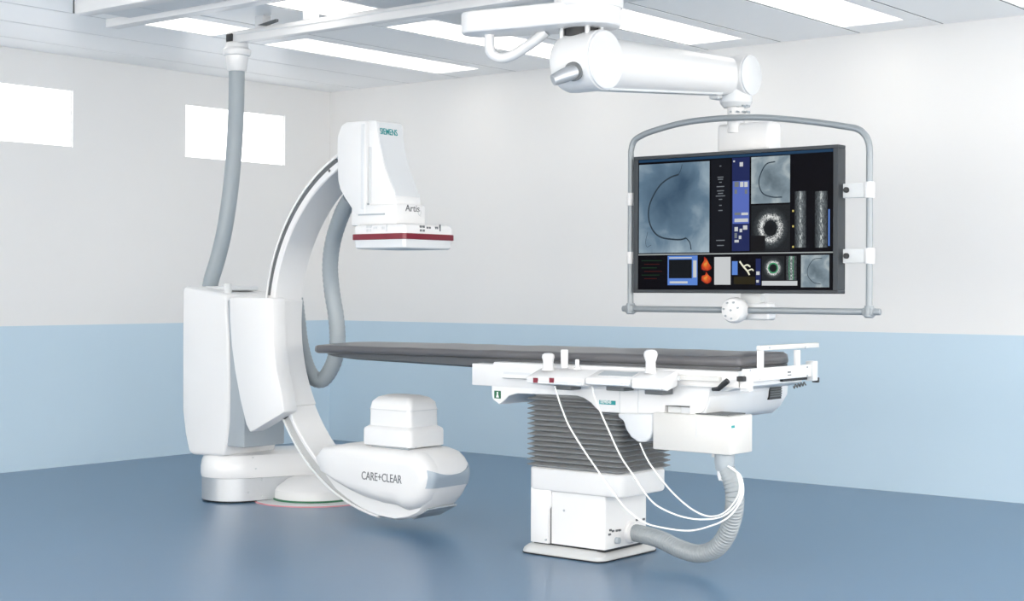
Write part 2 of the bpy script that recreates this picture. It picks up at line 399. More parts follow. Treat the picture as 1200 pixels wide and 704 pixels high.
X1 = 4.018; X0d = 3.636; Y0d = -3.35; Y1d = -2.96
def dbox(z0, z1, g, b): 
    bb = new_bm(); box(bb, X0d-g, X1+g, Y0d-g, Y1d+g, z0, z1, b); return bb
bb = new_bm()
loft(bb, [[(p[0], p[1], z) for p in rrect(X0d-g, X1+g, Y0d-g, Y1d+g, 0.02)] for g, z in ((-0.02, 1.655), (-0.006, 1.647), (0.0, 1.635), (0.0, 1.602))]); det = obj('detector_box', bb, 'white', t)
bb = new_bm(); loft(bb, [[(p[0], p[1], z) for p in rrect(X0d-g, X1+g, Y0d-g, Y1d+g, 0.02)] for g, z in ((0.005, 1.602), (0.008, 1.600), (0.008, 1.572), (0.005, 1.570))]); tag(obj('collision_bumper', bb, 'red', t), 'dark red collision bumper band')
bb = new_bm(); loft(bb, [[(p[0], p[1], z) for p in rrect(X0d-g, X1+g, Y0d-g, Y1d+g, 0.02)] for g, z in ((-0.001, 1.570), (-0.004, 1.528), (-0.012, 1.521), (-0.03, 1.520))]); obj('detector_plate', bb, 'cool', t)
# lettering
EX, EY, EZ = (1, 0, 0), (0, 1, 0), (0, 0, 1)
p = P(445.0, 156.0, x=3.81)
sa, sb = Vector((st[2][0], 0, st[2][1])), Vector((st[3][0], 0, st[3][1]))
sk = (dz(444, 156.6, -3.28)-sa.z)/(sb.z-sa.z)
text_obj('lettering', 'SIEMENS', (sa.x+(sb.x-sa.x)*sk+0.0045, -3.264, sa.z+(sb.z-sa.z)*sk), EY, sa-sb, 0.050, 'teal', stem, bold=0.0004, squeeze=0.74)
p = P(475, 249, x=xb); text_obj('lettering', 'Artis', (xb+0.001, p.y, p.z+0.008), EY, EZ, 0.052, 'ink', neck, squeeze=1.1)
p = P(489.5, 253, x=xb); text_obj('lettering', 'Q', (xb+0.001, p.y, p.z+0.004), EY, EZ, 0.044, 'lgrey', neck, squeeze=0.8)
def icons(face, base_u, base_v, par):
    items = [(0, 0, 6, 3), (0, 4.5, 6, 3), (8, 1.5, 5, 2.6), (18, 1.5, 3.5, 3), (23, -1, 1.5, 8)]
    for dx, dv, w_, h_ in items:
        bb = new_bm()
        if face == 'y':
            a = P(base_u+dx, base_v+dv, y=Y0d); b = P(base_u+dx+w_, base_v+dv+h_, y=Y0d)
            for q in range(2): box(bb, a.x+(b.x-a.x)*q*0.55, a.x+(b.x-a.x)*(q*0.55+0.4), Y0d-0.0012, Y0d+0.002, b.z, a.z)
        else:
            a = P(base_u+dx, base_v+dv, x=X1); b = P(base_u+dx+w_, base_v+dv+h_, x=X1)
            for q in range(2): box(bb, X1-0.002, X1+0.0012, a.y+(b.y-a.y)*q*0.55, a.y+(b.y-a.y)*(q*0.55+0.4), b.z, a.z)
        obj('icon_print', bb, 'ink' if face == 'x' else 'lgrey', par)
icons('y', 429.5, 264, det); icons('x', 492, 264, det)
# tube side: boat-shaped housing
bt = [(3.29, 0.375), (3.36, 0.42), (3.50, 0.447), (3.75, 0.452), (4.03, 0.446), (4.09, 0.432), (4.135, 0.40), (4.165, 0.36), (4.175, 0.31), (4.16, 0.25), (4.12, 0.185),
      (4.04, 0.105), (3.96, 0.07), (3.86, 0.052), (3.74, 0.058), (3.62, 0.082), (3.50, 0.13), (3.40, 0.18), (3.33, 0.24), (3.28, 0.30)]
def inset(pts, d, wt=None):
    cx_ = sum(p[0] for p in pts)/len(pts); cz_ = sum(p[1] for p in pts)/len(pts); out = []
    n = len(pts)
    area = sum(pts[i-1][0]*pts[i][1] - pts[i][0]*pts[i-1][1] for i in range(n))
    for i in range(n):
        a, b, c = Vector(pts[i-1]), Vector(pts[i]), Vector(pts[(i+1) % n])
        e1, e2 = (b-a).normalized(), (c-b).normalized()
        nn = Vector((-(e1.y+e2.y), e1.x+e2.x)).normalized()
        if area < 0: nn = -nn
        k_ = wt(b.x) if wt else 1.0
        out.append((b.x+nn.x*d*k_, b.y+nn.y*d*k_))
    return out
bm = new_bm()
secs = []
for d, y in ((0.012, YF-0.004), (0.0, YF+0.012), (0.0, -3.02), (0.01, -2.985), (0.03, -2.962), (0.055, -2.955)):
    secs.append([(p[0], y, p[1]) for p in inset(bt, d)])
loft(bm, secs); tubeh = obj('tube_housing', bm, 'white', t, ang=40)
bt2 = bt[:11] + [(4.05, 0.135), (3.97, 0.115)]
for a_ in (-88, -95, -102, -109, -116, -122): bt2.append((RC[0]+0.968*math.cos(R(a_)), RC[1]+0.968*math.sin(R(a_))))
bt2[0] = (3.315, 0.362)
bm = new_bm(); secs = []
for d, y in ((0.085, -3.322), (0.055, -3.318), (0.030, -3.305), (0.012, -3.282), (0.002, -3.252), (0.002, -3.10)):
    secs.append([(p[0], y, p[1]) for p in inset(bt2, d, lambda x_: max(0.08, min(1, (x_-3.28)/0.40)))])
loft(bm, secs); obj('front_bulge', bm, 'white', tubeh, ang=50)
# grey nose bumper, taller at both ends
def nose_x(z):
    q_ = [(0.23, 4.148), (0.25, 4.16), (0.31, 4.175), (0.36, 4.165), (0.40, 4.135), (0.432, 4.09)]
    for (a0_, b0_), (a1_, b1_) in zip(q_, q_[1:]):
        if z <= a1_: return b0_ + (b1_-b0_)*(z-a0_)/(a1_-a0_)
    return q_[-1][1]
bm = new_bm(); secs = []
for i in range(25):
    f = -1 + 2*i/24; y = -3.137 + 0.178*f
    up = 0.315 + 0.075*abs(f)**3.0 if f > 0 else 0.315 + 0.04*abs(f)**2.0
    d = 0.075*max(0, abs(f)-0.72)**2/0.28**2*0.7 + (0.03 if i in (0, 24) else 0)
    zs = [0.252 + (up-0.252)*k_/5 for k_ in range(6)]
    outer = [(nose_x(z)+0.006-d, y, z) for z in zs]; inner = [(nose_x(z)-0.03-d, y, z) for z in reversed(zs)]
    secs.append(outer+inner)
loft(bm, secs); tag(obj('nose_bumper', bm, 'bluegrey', tubeh, ang=50), 'blue-grey rubber bumper round the nose')
bm = new_bm(); prism(bm, [(4.075, 0.135), (3.96, 0.074), (3.96, 0.064), (4.08, 0.126)], -3.22, -2.99, 0.001, 1); tag(obj('skid_plate', bm, 'mgrey', tubeh), 'grey underside strip')
p = P(423.5, 560, y=-3.322); text_obj('lettering', 'CARE+CLEAR', (p.x, -3.3225, p.z-0.006), EX, (0, 0, 1), 0.064, 'ink', tubeh, squeeze=0.78)
# collimator box with stepped top
bm = new_bm(); yc0, yc1 = -3.30, -3.035
loft(bm, [[(q[0], q[1], z) for q in rrect(3.655-g, 4.018+g, yc0-g, yc1+g+0.02, 0.03)] for g, z in
     ((-0.01, 0.452), (0.0, 0.458), (0.0, 0.535), (-0.004, 0.548), (-0.024, 0.562), (-0.026, 0.66), (-0.032, 0.69), (-0.055, 0.715), (-0.09, 0.727), (-0.12, 0.73))])
coll = obj('collimator_box', bm, 'white', t, ang=50)
bm = new_bm(); loft(bm, [[(q[0], q[1], z) for q in rrect(3.678-g, 3.995+g, yc0+0.023-g, yc1-0.003+g, 0.03)] for g, z in ((0.0012, 0.648), (0.0012, 0.652))]); obj('lid_seam', bm, 'lgrey', coll)
bm = new_bm(); box(bm, 3.70, 3.98, -3.27, -3.06, 0.44, 0.455, 0.004); tag(obj('collimator_gasket', bm, 'mgrey', t), 'dark gap under the collimator')
for u in (487.5, 517.0):
    p = P(u, 524, x=4.018); bm = new_bm(); cyl(bm, (4.014, p.y, p.z), (4.0195, p.y, p.z), 0.006, n=10); obj('screw', bm, 'lgrey', coll)
# hose looping behind the ring
hp = [(411, 232), (401, 250), (391, 280), (387, 310), (389, 340), (394, 372), (395.5, 400), (391, 425), (379, 444), (367, 442), (358, 425), (352, 400), (349, 375), (346, 350)]
hy = [-3.06, -3.03, -2.99, -2.96, -2.93, -2.92, -2.91, -2.91, -2.92, -2.94, -2.95, -2.95, -2.95, -2.95]
pts = smooth_path([P(u, v, y=y) for (u, v), y in zip(hp, hy)], 10)
rr = [0.047 + 0.0012*math.cos(math.pi*i) for i in range(len(pts))]
bm = new_bm(); sweep(bm, pts, rr, 20); tag(obj('looped_hose', bm, 'hose', t, ang=60), 'grey hose looping down behind the arc')

# supply hose from the ceiling to the column
sh = thing('supply_hose', 'long grey hose hanging from the ceiling rail end down to the robot column', 'hose', (2.1, -2.9, 1.3))
top = P(277.5, 82, y=-2.86)
pl = [(277.5, 82, -2.86), (277, 120, -2.86), (275, 165, -2.87), (271, 215, -2.88), (264, 265, -2.9), (256, 300, -2.91), (248.5, 325, -2.92), (246, 336, -2.92)]
pts = smooth_path([P(u, v, y=y) for u, v, y in pl], 8)
bm = new_bm(); sweep(bm, pts, [0.050]*len(pts), 20); obj('hose_tube', bm, 'hose', sh)
bm = new_bm(); sc_ = (top.x, -2.86, top.z)
lathe(bm, [(0.054, -0.01), (0.062, 0.0), (0.072, 0.085), (0.084, 0.09), (0.09, 0.105), (0.09, 0.125), (0.075, 0.14), (0.07, 0.165)], sc_, 32); obj('socket', bm, 'white', sh)

# ceiling rails
def rail(name, label, x0, x1, y0, y1, z0, z1):
    t = thing(name, label, 'rail', ((x0+x1)/2, (y0+y1)/2, z1))
    bm = new_bm(); box(bm, x0, x1, y0, y1, z0, z1, 0.004)
    obj('rail_beam', bm, 'white', t)
    return t
rt = top.z + 0.165
r1 = rail('ceiling_rail', 'white ceiling rail with black end plug above the grey hanging hose', top.x-0.05, 4.6, -2.90, -2.83, rt, rt+0.075)
bm = new_bm(); box(bm, top.x-0.012-0.05, top.x-0.05, -2.895, -2.835, rt+0.01, rt+0.062, 0.004); box(bm, top.x-0.045, top.x+0.01, -2.912, -2.90, rt+0.012, rt+0.06, 0.004); tag(obj('end_plug', bm, 'black', r1), 'black end plug')
for x_ in (2.32, 2.75, 3.7, 4.5):
    bm = new_bm(); box(bm, x_, x_+0.07, -2.90, -2.83, rt+0.075, 3.0, 0.003); obj('hanger', bm, 'white', r1)
bm = new_bm(); box(bm, 2.15, 4.6, -2.906, -2.900, rt+0.045, rt+0.052); obj('rail_groove', bm, 'cool', r1)
bm = new_bm(); prism(bm, [(2.36, rt+0.085), (2.48, rt+0.10), (2.53, rt+0.105), (2.53, rt+0.09), (2.42, rt+0.076)], -2.915, -2.895); tag(obj('cable_clip', bm, 'dark', r1), 'dark cable clip')
r2 = rail('ceiling_rail', 'long thin white ceiling rail running to the upper left, no hose on it', P(124, 32, y=-3.70).x, 6.2, -3.70, -3.61, P(124, 32, y=-3.70).z, P(124, 32, y=-3.70).z+0.05)
for x_ in (2.3, 3.4, 4.6, 5.8):
    bm = new_bm(); box(bm, x_, x_+0.06, -3.69, -3.62, 2.915, 3.0, 0.002); obj('hanger', bm, 'white', r2)
t = thing('ceiling_rail', 'deep white ceiling track box cropped by the top of the photo, at upper left', 'rail', (3.5, -4.05, 3.0))
xl = P(87, 16.5, y=-4.08).x; zbx = P(87, 16.5, y=-4.08).z
bm = new_bm(); box(bm, xl, 6.6, -4.08, -3.98, zbx, 3.0, 0.004); obj('rail_beam', bm, 'white', t)
xq = P(160, 3, y=-3.9).x
bm = new_bm(); box(bm, xl+0.004, xq-0.006, -3.98, -3.70, zbx+0.03, zbx+0.045, 0.001, 1); obj('cover_panel', bm, 'cool', t)
bm = new_bm(); box(bm, xq+0.006, 6.6, -3.98, -3.70, zbx+0.03, zbx+0.045, 0.001, 1); obj('cover_panel', bm, 'cool', t)
bm = new_bm(); box(bm, xl-0.004, xl, -4.086, -4.06, zbx+0.005, 2.99); tag(obj('end_gasket', bm, 'dark', t), 'dark end gasket')

# ================================================================== MONITOR SUSPENSION
t = thing('monitor_suspension', 'white ceiling-hung jointed arm with grey tube frame holding the big monitor', 'monitor arm', (5.5, -3.6, 3.0))
SU = t
bm = new_bm()
xk = P(545, 28, z=2.93); xk0 = P(405, 0, z=2.93)
box(bm, xk.x, 6.9, -4.6, xk.y, 2.92, 3.0, 0.006); obj('ceiling_carriage', bm, 'cool', t)
# turret
FX = 5.465
tc_ = P(690, 20, x=FX-0.08)
bm = new_bm(); lathe(bm, [(0.155, 0.0), (0.16, 0.01), (0.16, 0.33)], (tc_.x, tc_.y, 2.60), 40); turret = obj('turret', bm, 'white', t)
# flat arm
e1 = P(705, 25, y=-3.52); 
ca = Vector((math.cos(R(16)), math.sin(R(16))))
cR = Vector((tc_.x, tc_.y)); cL = cR - ca*0.55
def stad(c0, c1, r0, r1, z, n=14):
    d = c1-c0; a = math.atan2(d.y, d.x); out = []
    for i in range(n+1):
        q = a - math.pi/2 + math.pi*i/n; out.append((c1.x+r1*math.cos(q), c1.y+r1*math.sin(q), z))
    for i in range(n+1):
        q = a + math.pi/2 + math.pi*i/n; out.append((c0.x+r0*math.cos(q), c0.y+r0*math.sin(q), z))
    return out
bm = new_bm(); loft(bm, [stad(cL, cR, 0.09-g, 0.150-g, z) for g, z in ((0.02, 2.515), (0.005, 2.518), (0, 2.525), (0, 2.612), (0.005, 2.618), (0.02, 2.622))]); flat = obj('flat_arm', bm, 'white', t)
# handle loop below the flat arm
hp = [(574, 34), (574, 56), (578, 64), (588, 68), (600, 65), (612, 58), (628, 47), (640, 37)]
hl = [P(u, v, y=-3.70 + 0.10*i/7) for i, (u, v) in enumerate(hp)]
bm = new_bm(); sweep(bm, smooth_path(hl, 6), 0.025, 14); obj('cable_loop', bm, 'white', flat)
# drum joint with axis along x
dc = P(709, 70, x=FX); DZ = dc.z; DY = dc.y
bm = new_bm(); lathe(bm, [(0.10, -0.235), (0.125, -0.225), (0.137, -0.20), (0.140, -0.16), (0.140, -0.008), (0.134, 0.0)], (FX, DY, DZ), 56, 'x'); drum = obj('shoulder_drum', bm, 'white', t)
bm = new_bm(); lathe(bm, [(0.136, -0.001), (0.136, 0.006), (0.130, 0.010)], (FX, DY, DZ), 56, 'x'); obj('drum_cap', bm, 'cool', drum)
bm = new_bm(); cyl(bm, (FX-0.13, DY-0.0, DZ+0.10), (FX-0.13, DY-0.0, 2.54), 0.085, b=0.004); tag(obj('swivel_neck', bm, 'black', drum), 'black gap at the swivel neck')
for a in (20, 70, 120, 200, 290):
    bm = new_bm(); cyl(bm, (FX-0.13+0.098*math.cos(R(a-60)), DY+0.098*math.sin(R(a-60)), 2.46), (FX-0.13+0.098*math.cos(R(a-60)), DY+0.098*math.sin(R(a-60)), 2.538), 0.013, n=12, b=0.003); tag(obj('bolt', bm, 'steel', drum), 'chrome bolt')
# brake handle on the drum
a0 = P(672, 84, y=DY-0.13); a1 = P(648, 94, y=DY-0.21)
bm = new_bm(); cyl(bm, P(674, 83, y=DY-0.11), P(671.5, 84, y=DY-0.145), 0.044, b=0.003); tag(obj('handle_collar', bm, 'dark', drum), 'dark ring round the handle')
bm = new_bm(); sweep(bm, [P(675, 83, y=DY-0.11), a0, P(660, 89, y=DY-0.17), a1], [0.036, 0.036, 0.033, 0.026], 20); tag(obj('brake_handle', bm, 'steel', drum), 'polished brake handle')
# spring arm towards +y
ec = P(880, 88, x=FX); EYY = ec.y; EZZ = ec.z
bm = new_bm()
secs = []
for s, yy in ((0, DY+0.02), (0.06, DY+0.12), (0.5, 0), (0.94, EYY-0.09), (1, EYY)):
    if s == 0.5: yy = (DY+EYY)/2
    f = (yy-DY)/(EYY-DY); zc = DZ+(EZZ-DZ)*f; r = 0.128 - 0.030*f
    secs.append([(FX-0.105 + 0.105*math.cos(a)*(1-0.15*f) + 0.0, yy, zc + r*math.sin(a)) for a in [2*math.pi*k/40 for k in range(40)]])
loft(bm, secs); arm = obj('spring_arm', bm, 'white', t, ang=50)
bm = new_bm(); box(bm, FX-0.14, FX-0.07, DY+0.14, EYY-0.16, DZ-0.132, DZ-0.10, 0.004)
for v in bm.verts:
    f = (v.co.y-DY)/(EYY-DY); v.co.z += (EZZ-DZ)*f + 0.030*f
tag(obj('arm_trim', bm, 'lgrey', arm), 'grey trim strip under the arm')
bm = new_bm(); lathe(bm, [(0.08, -0.19), (0.100, -0.17), (0.108, -0.13), (0.108, -0.006), (0.102, 0.0)], (FX, EYY, EZZ), 48, 'x'); elbow = obj('elbow_drum', bm, 'white', t)
bm = new_bm(); lathe(bm, [(0.104, -0.001), (0.104, 0.005), (0.099, 0.008)], (FX, EYY, EZZ), 48, 'x'); obj('drum_cap', bm, 'cool', elbow)
PX, PY = FX-0.09, EYY
bm = new_bm(); lathe(bm, [(0.065, -0.165), (0.085, -0.14), (0.09, -0.06), (0.085, 0.0)], (PX, PY, EZZ), 32); obj('elbow_cup', bm, 'cool', elbow)
bm = new_bm(); q = P(841, 110, y=PY-0.08); box(bm, q.x-0.03, q.x+0.03, PY-0.12, PY-0.04, q.z-0.03, q.z+0.04, 0.008); tag(obj('latch', bm, 'lgrey', elbow), 'small grey latch')
bm = new_bm(); cyl(bm, (PX, PY, EZZ-0.16), (PX, PY, EZZ-0.30), 0.045); post = obj('post', bm, 'white', t)
for du in (-10, -3, 4, 9):
    for vv in (124, 131):
        q = P(867+du, vv, y=PY-0.04); bm = new_bm(); cyl(bm, (q.x, q.y-0.008, q.z), (q.x, q.y+0.02, q.z), 0.006, n=10); tag(obj('bolt', bm, 'mgrey', post), 'small dark bolt')
YM = -2.42     # monitor front plane
bm = new_bm(); a = P(841, 146, y=PY-0.02); b = P(903, 172, y=PY-0.02)
box(bm, a.x, b.x, PY-0.03, PY+0.10, b.z-0.02, a.z, 0.02, 3); obj('mount_box', bm, 'white', t)
bm = new_bm(); box(bm, a.x+0.05, b.x-0.02, PY-0.05, PY+0.0, b.z-0.10, b.z-0.012, 0.01, 2); tag(obj('mount_shade', bm, 'mgrey', t), 'grey block painted as the shade under the mount box')  # grey stands in for the shadow wedge under the box
# tube frame around the screen, plane y = YT
YT = YM + 0.03
fpts = [(739, 362), (739, 300), (739.3, 230), (739.5, 185), (740, 175), (743, 165.5), (750, 160), (765, 153.5), (800, 144), (835, 139.5), (870, 137.6), (905, 138.3), (950, 142.5), (990, 148.2), (1004, 150.8), (1012, 156), (1017, 164), (1019, 175), (1019, 200), (1019, 260), (1018.5, 364)]
pts = smooth_path([P(u, v, y=YT) for u, v in fpts], 5)
bm = new_bm(); sweep(bm, pts, 0.0165, 14); tag(obj('frame_tube', bm, 'tube', t), 'grey arched tube frame')
bl = P(730, 361.5, y=YT); br = P(1032, 366.5, y=YT)
bm = new_bm(); cyl(bm, (bl.x, YT, bl.z), (br.x, YT, bl.z), 0.0165, n=16, b=0.004); tag(obj('lower_bar', bm, 'tube', t), 'grey lower bar')
for u in (739, 1018.5):
    q = P(u, 363, y=YT); bm = new_bm(); lathe(bm, [(0.018, -0.03), (0.026, -0.024), (0.028, 0.01), (0.022, 0.03)], (q.x, YT, bl.z), 20); box(bm, q.x-0.03, q.x+0.03, YT-0.024, YT+0.024, bl.z-0.02, bl.z+0.02, 0.008); tag(obj('tee_joint', bm, 'tube', t), 'grey tee joint')
for v0, v1 in ((226, 241), (295, 309)):
    a = P(739, v0, y=YT); b = P(739, v1, y=YT); bm = new_bm(); cyl(bm, (a.x, YT, b.z), (a.x, YT, a.z), 0.021, n=20, b=0.003); obj('sleeve', bm, 'white', t)
for v0, v1 in ((213, 232), (290.5, 309)):
    a = P(1019, v0, y=YT); b = P(1019, v1, y=YT); bm = new_bm(); cyl(bm, (a.x, YT, b.z), (a.x, YT, a.z), 0.026, n=20, b=0.003)
    obj('sleeve', bm, 'white', t)
    bm = new_bm(); xx = P(989, v0, y=YT).x; box(bm, xx, a.x-0.015, YT-0.012, YT+0.025, b.z+0.004, a.z-0.004, 0.003); br_ = tag(obj('side_bracket', bm, 'lgrey', t), 'grey side bracket')
    bm = new_bm(); q = P(992, (v0+v1)/2, y=YT-0.015); cyl(bm, (q.x, q.y-0.012, q.z), (q.x, q.y+0.02, q.z), 0.014, n=16, b=0.003); tag(obj('knob', bm, 'black', br_), 'black knob')
# hub under the screen
q = P(857, 364, y=YT-0.07); 
bm = new_bm(); lathe(bm, [(0.035, -0.03), (0.058, -0.024), (0.066, -0.01), (0.067, 0.02), (0.06, 0.05), (0.04, 0.06)], (q.x, YT-0.045, bl.z), 28, 'y'); hub = obj('hub_knob', bm, 'white', t)
for i in range(7):
    a = 2*math.pi*i/7+0.3; rr_ = 0.043 if i < 6 else 0
    bm = new_bm(); cyl(bm, (q.x+rr_*math.cos(a), YT-0.08, bl.z+rr_*math.sin(a)), (q.x+rr_*math.cos(a), YT-0.06, bl.z+rr_*math.sin(a)), 0.0055, n=10); obj('knob_screw', bm, 'mgrey', hub)
a = P(870, 352, y=YT+0.03); b = P(902, 376, y=YT+0.03)
bm = new_bm(); box(bm, a.x-0.02, b.x, YT+0.015, YT+0.10, bl.z-0.05, bl.z+0.04, 0.015, 3); obj('hub_block', bm, 'cool', t)
bm = new_bm(); a = P(870, 345, y=YT+0.04); b = P(893, 352, y=YT+0.04); box(bm, a.x, b.x, YT+0.02, YT+0.07, bl.z+0.03, 1.31, 0.004); tag(obj('hub_stem', bm, 'lgrey', t), 'light grey stem')

# ------------------------------------------------------------------ the monitor
t = thing('large_monitor', 'very large flat screen in dark grey bezel showing x-ray and heart images', 'monitor', (5.45, YM, 1.29))
XL, XR, ZB, ZT = 4.848, 6.068, 1.288, 2.025
bm = new_bm(); 
th = 0.075
def ringbox(bm, o, i, y0, y1):
    (ax, bx, az, bz), (cx_, dx, cz_, dz_) = o, i
    box(bm, ax, bx, y0, y1, dz_, bz, 0.002, 1); box(bm, ax, bx, y0, y1, az, cz_, 0.002, 1)
    box(bm, ax, cx_, y0, y1, cz_, dz_, 0.002, 1); box(bm, dx, bx, y0, y1, cz_, dz_, 0.002, 1)
s0 = P(748, 187.5, y=YM); s1 = P(976.3, 338.3, y=YM)
IX0, IX1, IZ0, IZ1 = s0.x, s1.x, P(860, 339.5, y=YM).z, s0.z
ringbox(bm, (XL, XR, ZB, ZT), (IX0, IX1, IZ0, IZ1), YM-0.004, YM+th); bez = obj('bezel', bm, 'bezel', t)
bm = new_bm(); box(bm, IX0-0.004, IX1+0.004, YM+0.03, YM+th-0.002, IZ0-0.004, IZ1+0.004); obj('back_panel', bm, 'bezel', t)
YS = YM+0.003
scrm = mat('screen_black', (0.003, 0.003, 0.005), 0.3, spec=0.02)
bm = new_bm(); box(bm, IX0-0.001, IX1+0.001, YS, YS+0.02, IZ0-0.001, IZ1+0.001); screen = tag(obj('screen', bm, scrm, t), 'black glossy screen with medical pictures')
def node_screen(name, build, st=1.0):
    m = bpy.data.materials.new(name); m.use_nodes = True; nt = m.node_tree; b = nt.nodes['Principled BSDF']
    b.inputs['Base Color'].default_value = (0.003, 0.003, 0.004, 1); b.inputs['Roughness'].default_value = 0.3; b.inputs['Specular IOR Level'].default_value = 0.02
    tc = nt.nodes.new('ShaderNodeTexCoord')
    col = build(nt, tc.outputs['UV'])
    nt.links.new(col, b.inputs['Emission Color']); b.inputs['Emission Strength'].default_value = st
    return m
def ramp(nt, fac, stops):
    r = nt.nodes.new('ShaderNodeValToRGB'); nt.links.new(fac, r.inputs[0]); e = r.color_ramp.elements
    e[0].position, e[0].color = stops[0][0], (*stops[0][1], 1); e[1].position, e[1].color = stops[-1][0], (*stops[-1][1], 1)
    for p, c in stops[1:-1]: x_ = e.new(p); x_.color = (*c, 1)
    return r.outputs[0]
def noise_fac(nt, uv, scale, detail=4, dist=0.0):
    n = nt.nodes.new('ShaderNodeTexNoise'); n.inputs['Scale'].default_value = scale; n.inputs['Detail'].default_value = detail; n.inputs['Distortion'].default_value = dist
    nt.links.new(uv, n.inputs['Vector']); return n.outputs['Fac']
def mathn(nt, op, a, b=None):
    m = nt.nodes.new('ShaderNodeMath'); m.operation = op
    for i, v in enumerate((a, b)):
        if v is None: continue
        if isinstance(v, (int, float)): m.inputs[i].default_value = v
        else: nt.links.new(v, m.inputs[i])
    return m.outputs[0]
def centred(nt, uv, cx, cy, sx=1, sy=1):
    mp = nt.nodes.new('ShaderNodeMapping'); mp.inputs['Location'].default_value = (-cx*sx, -cy*sy, 0); mp.inputs['Scale'].default_value = (sx, sy, 1)
    nt.links.new(uv, mp.inputs['Vector'])
    l = nt.nodes.new('ShaderNodeVectorMath'); l.operation = 'LENGTH'; nt.links.new(mp.outputs[0], l.inputs[0]); return l.outputs['Value']
def tile(px0, py0, px1, py1, m, lab=None, lift=0.0, sheared=True, name='image_tile'):
    """screen picture between two photograph points, upright rectangle on the screen plane"""
    um, vm = (px0+px1)/2, (py0+py1)/2
    a = P(px0, vm, y=YS); b = P(px1, vm, y=YS)
    z1 = P(um, py0, y=YS).z; z0 = P(um, py1, y=YS).z
    z1 = min(z1, IZ1-0.001); z0 = max(z0, IZ0+0.001)
    bm = new_bm(); uvl = bm.loops.layers.uv.new('UVMap'); y = YS-0.0008-lift
    vs = [bm.verts.new(p) for p in ((a.x, y, z0), (b.x, y, z0), (b.x, y, z1), (a.x, y, z1))]
    f = bm.faces.new(vs)
    for l, c in zip(f.loops, ((0, 0), (1, 0), (1, 1), (0, 1))): l[uvl].uv = c
    o = obj(name, bm, m, screen)
    if lab: o['label'] = lab
    return (a.x, z0, b.x-a.x, z1-z0)
def flatc(name, c, st=1.0): 
    return node_screen(name, lambda nt, uv: ramp(nt, noise_fac(nt, uv, 30), [(0, c), (1, c)]), st)
def angio(nt, uv):
    n1 = noise_fac(nt, uv, 3.0, 5, 0.4); n2 = centred(nt, uv, 0.42, 0.62, 1.0, 1.0)
    v = mathn(nt, 'ADD', mathn(nt, 'MULTIPLY', n1, 0.55), mathn(nt, 'MULTIPLY', n2, 0.55))
    d = mathn(nt, 'SUBTRACT', 1.0, mathn(nt, 'MULTIPLY', centred(nt, uv, 0.63, 0.78, 2.6, 1.6), 1.6)); d = mathn(nt, 'MAXIMUM', d, 0.0)
    v = mathn(nt, 'SUBTRACT', v, mathn(nt, 'MULTIPLY', d, 0.22))
    return ramp(nt, v, [(0.2, (0.04, 0.08, 0.13)), (0.5, (0.11, 0.18, 0.25)), (0.8, (0.42, 0.52, 0.58))])
def angio2(nt, uv):
    v = mathn(nt, 'ADD', mathn(nt, 'MULTIPLY', noise_fac(nt, uv, 2.5, 6, 0.4), 0.9), mathn(nt, 'MULTIPLY', centred(nt, uv, 0.6, 0.45), 0.4))
    return ramp(nt, v, [(0.25, (0.07, 0.10, 0.12)), (0.6, (0.20, 0.26, 0.30)), (0.95, (0.6, 0.66, 0.66))])
def ivus(nt, uv):
    r = centred(nt, uv, 0.5, 0.5, 1.0, 1.0)
    n = noise_fac(nt, uv, 22, 3, 1.5)
    ringv = mathn(nt, 'SUBTRACT', 1.0, mathn(nt, 'MULTIPLY', mathn(nt, 'ABSOLUTE', mathn(nt, 'SUBTRACT', r, 0.25)), 4.2))
    v = mathn(nt, 'MULTIPLY', mathn(nt, 'ADD', mathn(nt, 'MAXIMUM', ringv, 0.12), 0.0), n)
    edge = mathn(nt, 'LESS_THAN', r, 0.17); v = mathn(nt, 'MULTIPLY', v, mathn(nt, 'SUBTRACT', 1.0, mathn(nt, 'MULTIPLY', edge, 0.85)))
    return ramp(nt, v, [(0.0, (0.004, 0.005, 0.006)), (0.34, (0.05, 0.06, 0.065)), (0.6, (0.9, 0.92, 0.9))])
def pull(nt, uv):
    n = noise_fac(nt, uv, 14, 4, 1.0)
    sx = nt.nodes.new('ShaderNodeSeparateXYZ'); nt.links.new(uv, sx.inputs[0])
    e = mathn(nt, 'SUBTRACT', 1.0, mathn(nt, 'MULTIPLY', mathn(nt, 'ABSOLUTE', mathn(nt, 'SUBTRACT', sx.outputs[0], 0.5)), 1.3))
    return ramp(nt, mathn(nt, 'MULTIPLY', n, e), [(0.15, (0.01, 0.012, 0.014)), (0.45, (0.12, 0.14, 0.15)), (0.68, (0.75, 0.8, 0.78))])
def heart(nt, uv):
    v = mathn(nt, 'ADD', centred(nt, uv, 0.5, 0.5), mathn(nt, 'MULTIPLY', noise_fac(nt, uv, 3.5, 3), 0.6))
    return ramp(nt, v, [(0.3, (0.7, 0.35, 0.05)), (0.5, (0.65, 0.10, 0.02)), (0.8, (0.35, 0.02, 0.01))])
mA = node_screen('angiogram_picture', angio); mA2 = node_screen('small_angiogram_picture', angio2); mI = node_screen('ultrasound_picture', ivus)
mP = node_screen('long_ultrasound_picture', pull); mH = node_screen('heart_picture', heart)
mB = flatc('screen_navy', (0.012, 0.02, 0.09)); mB2 = flatc('screen_blue', (0.09, 0.14, 0.45)); mLB = flatc('screen_light_blue', (0.10, 0.22, 0.60))
mW = flatc('screen_white', (0.55, 0.57, 0.58)); mK = flatc('screen_text_grey', (0.16, 0.18, 0.20)); mG = flatc('screen_green', (0.03, 0.30, 0.12)); mY = flatc('screen_yellow', (0.6, 0.5, 0.15))
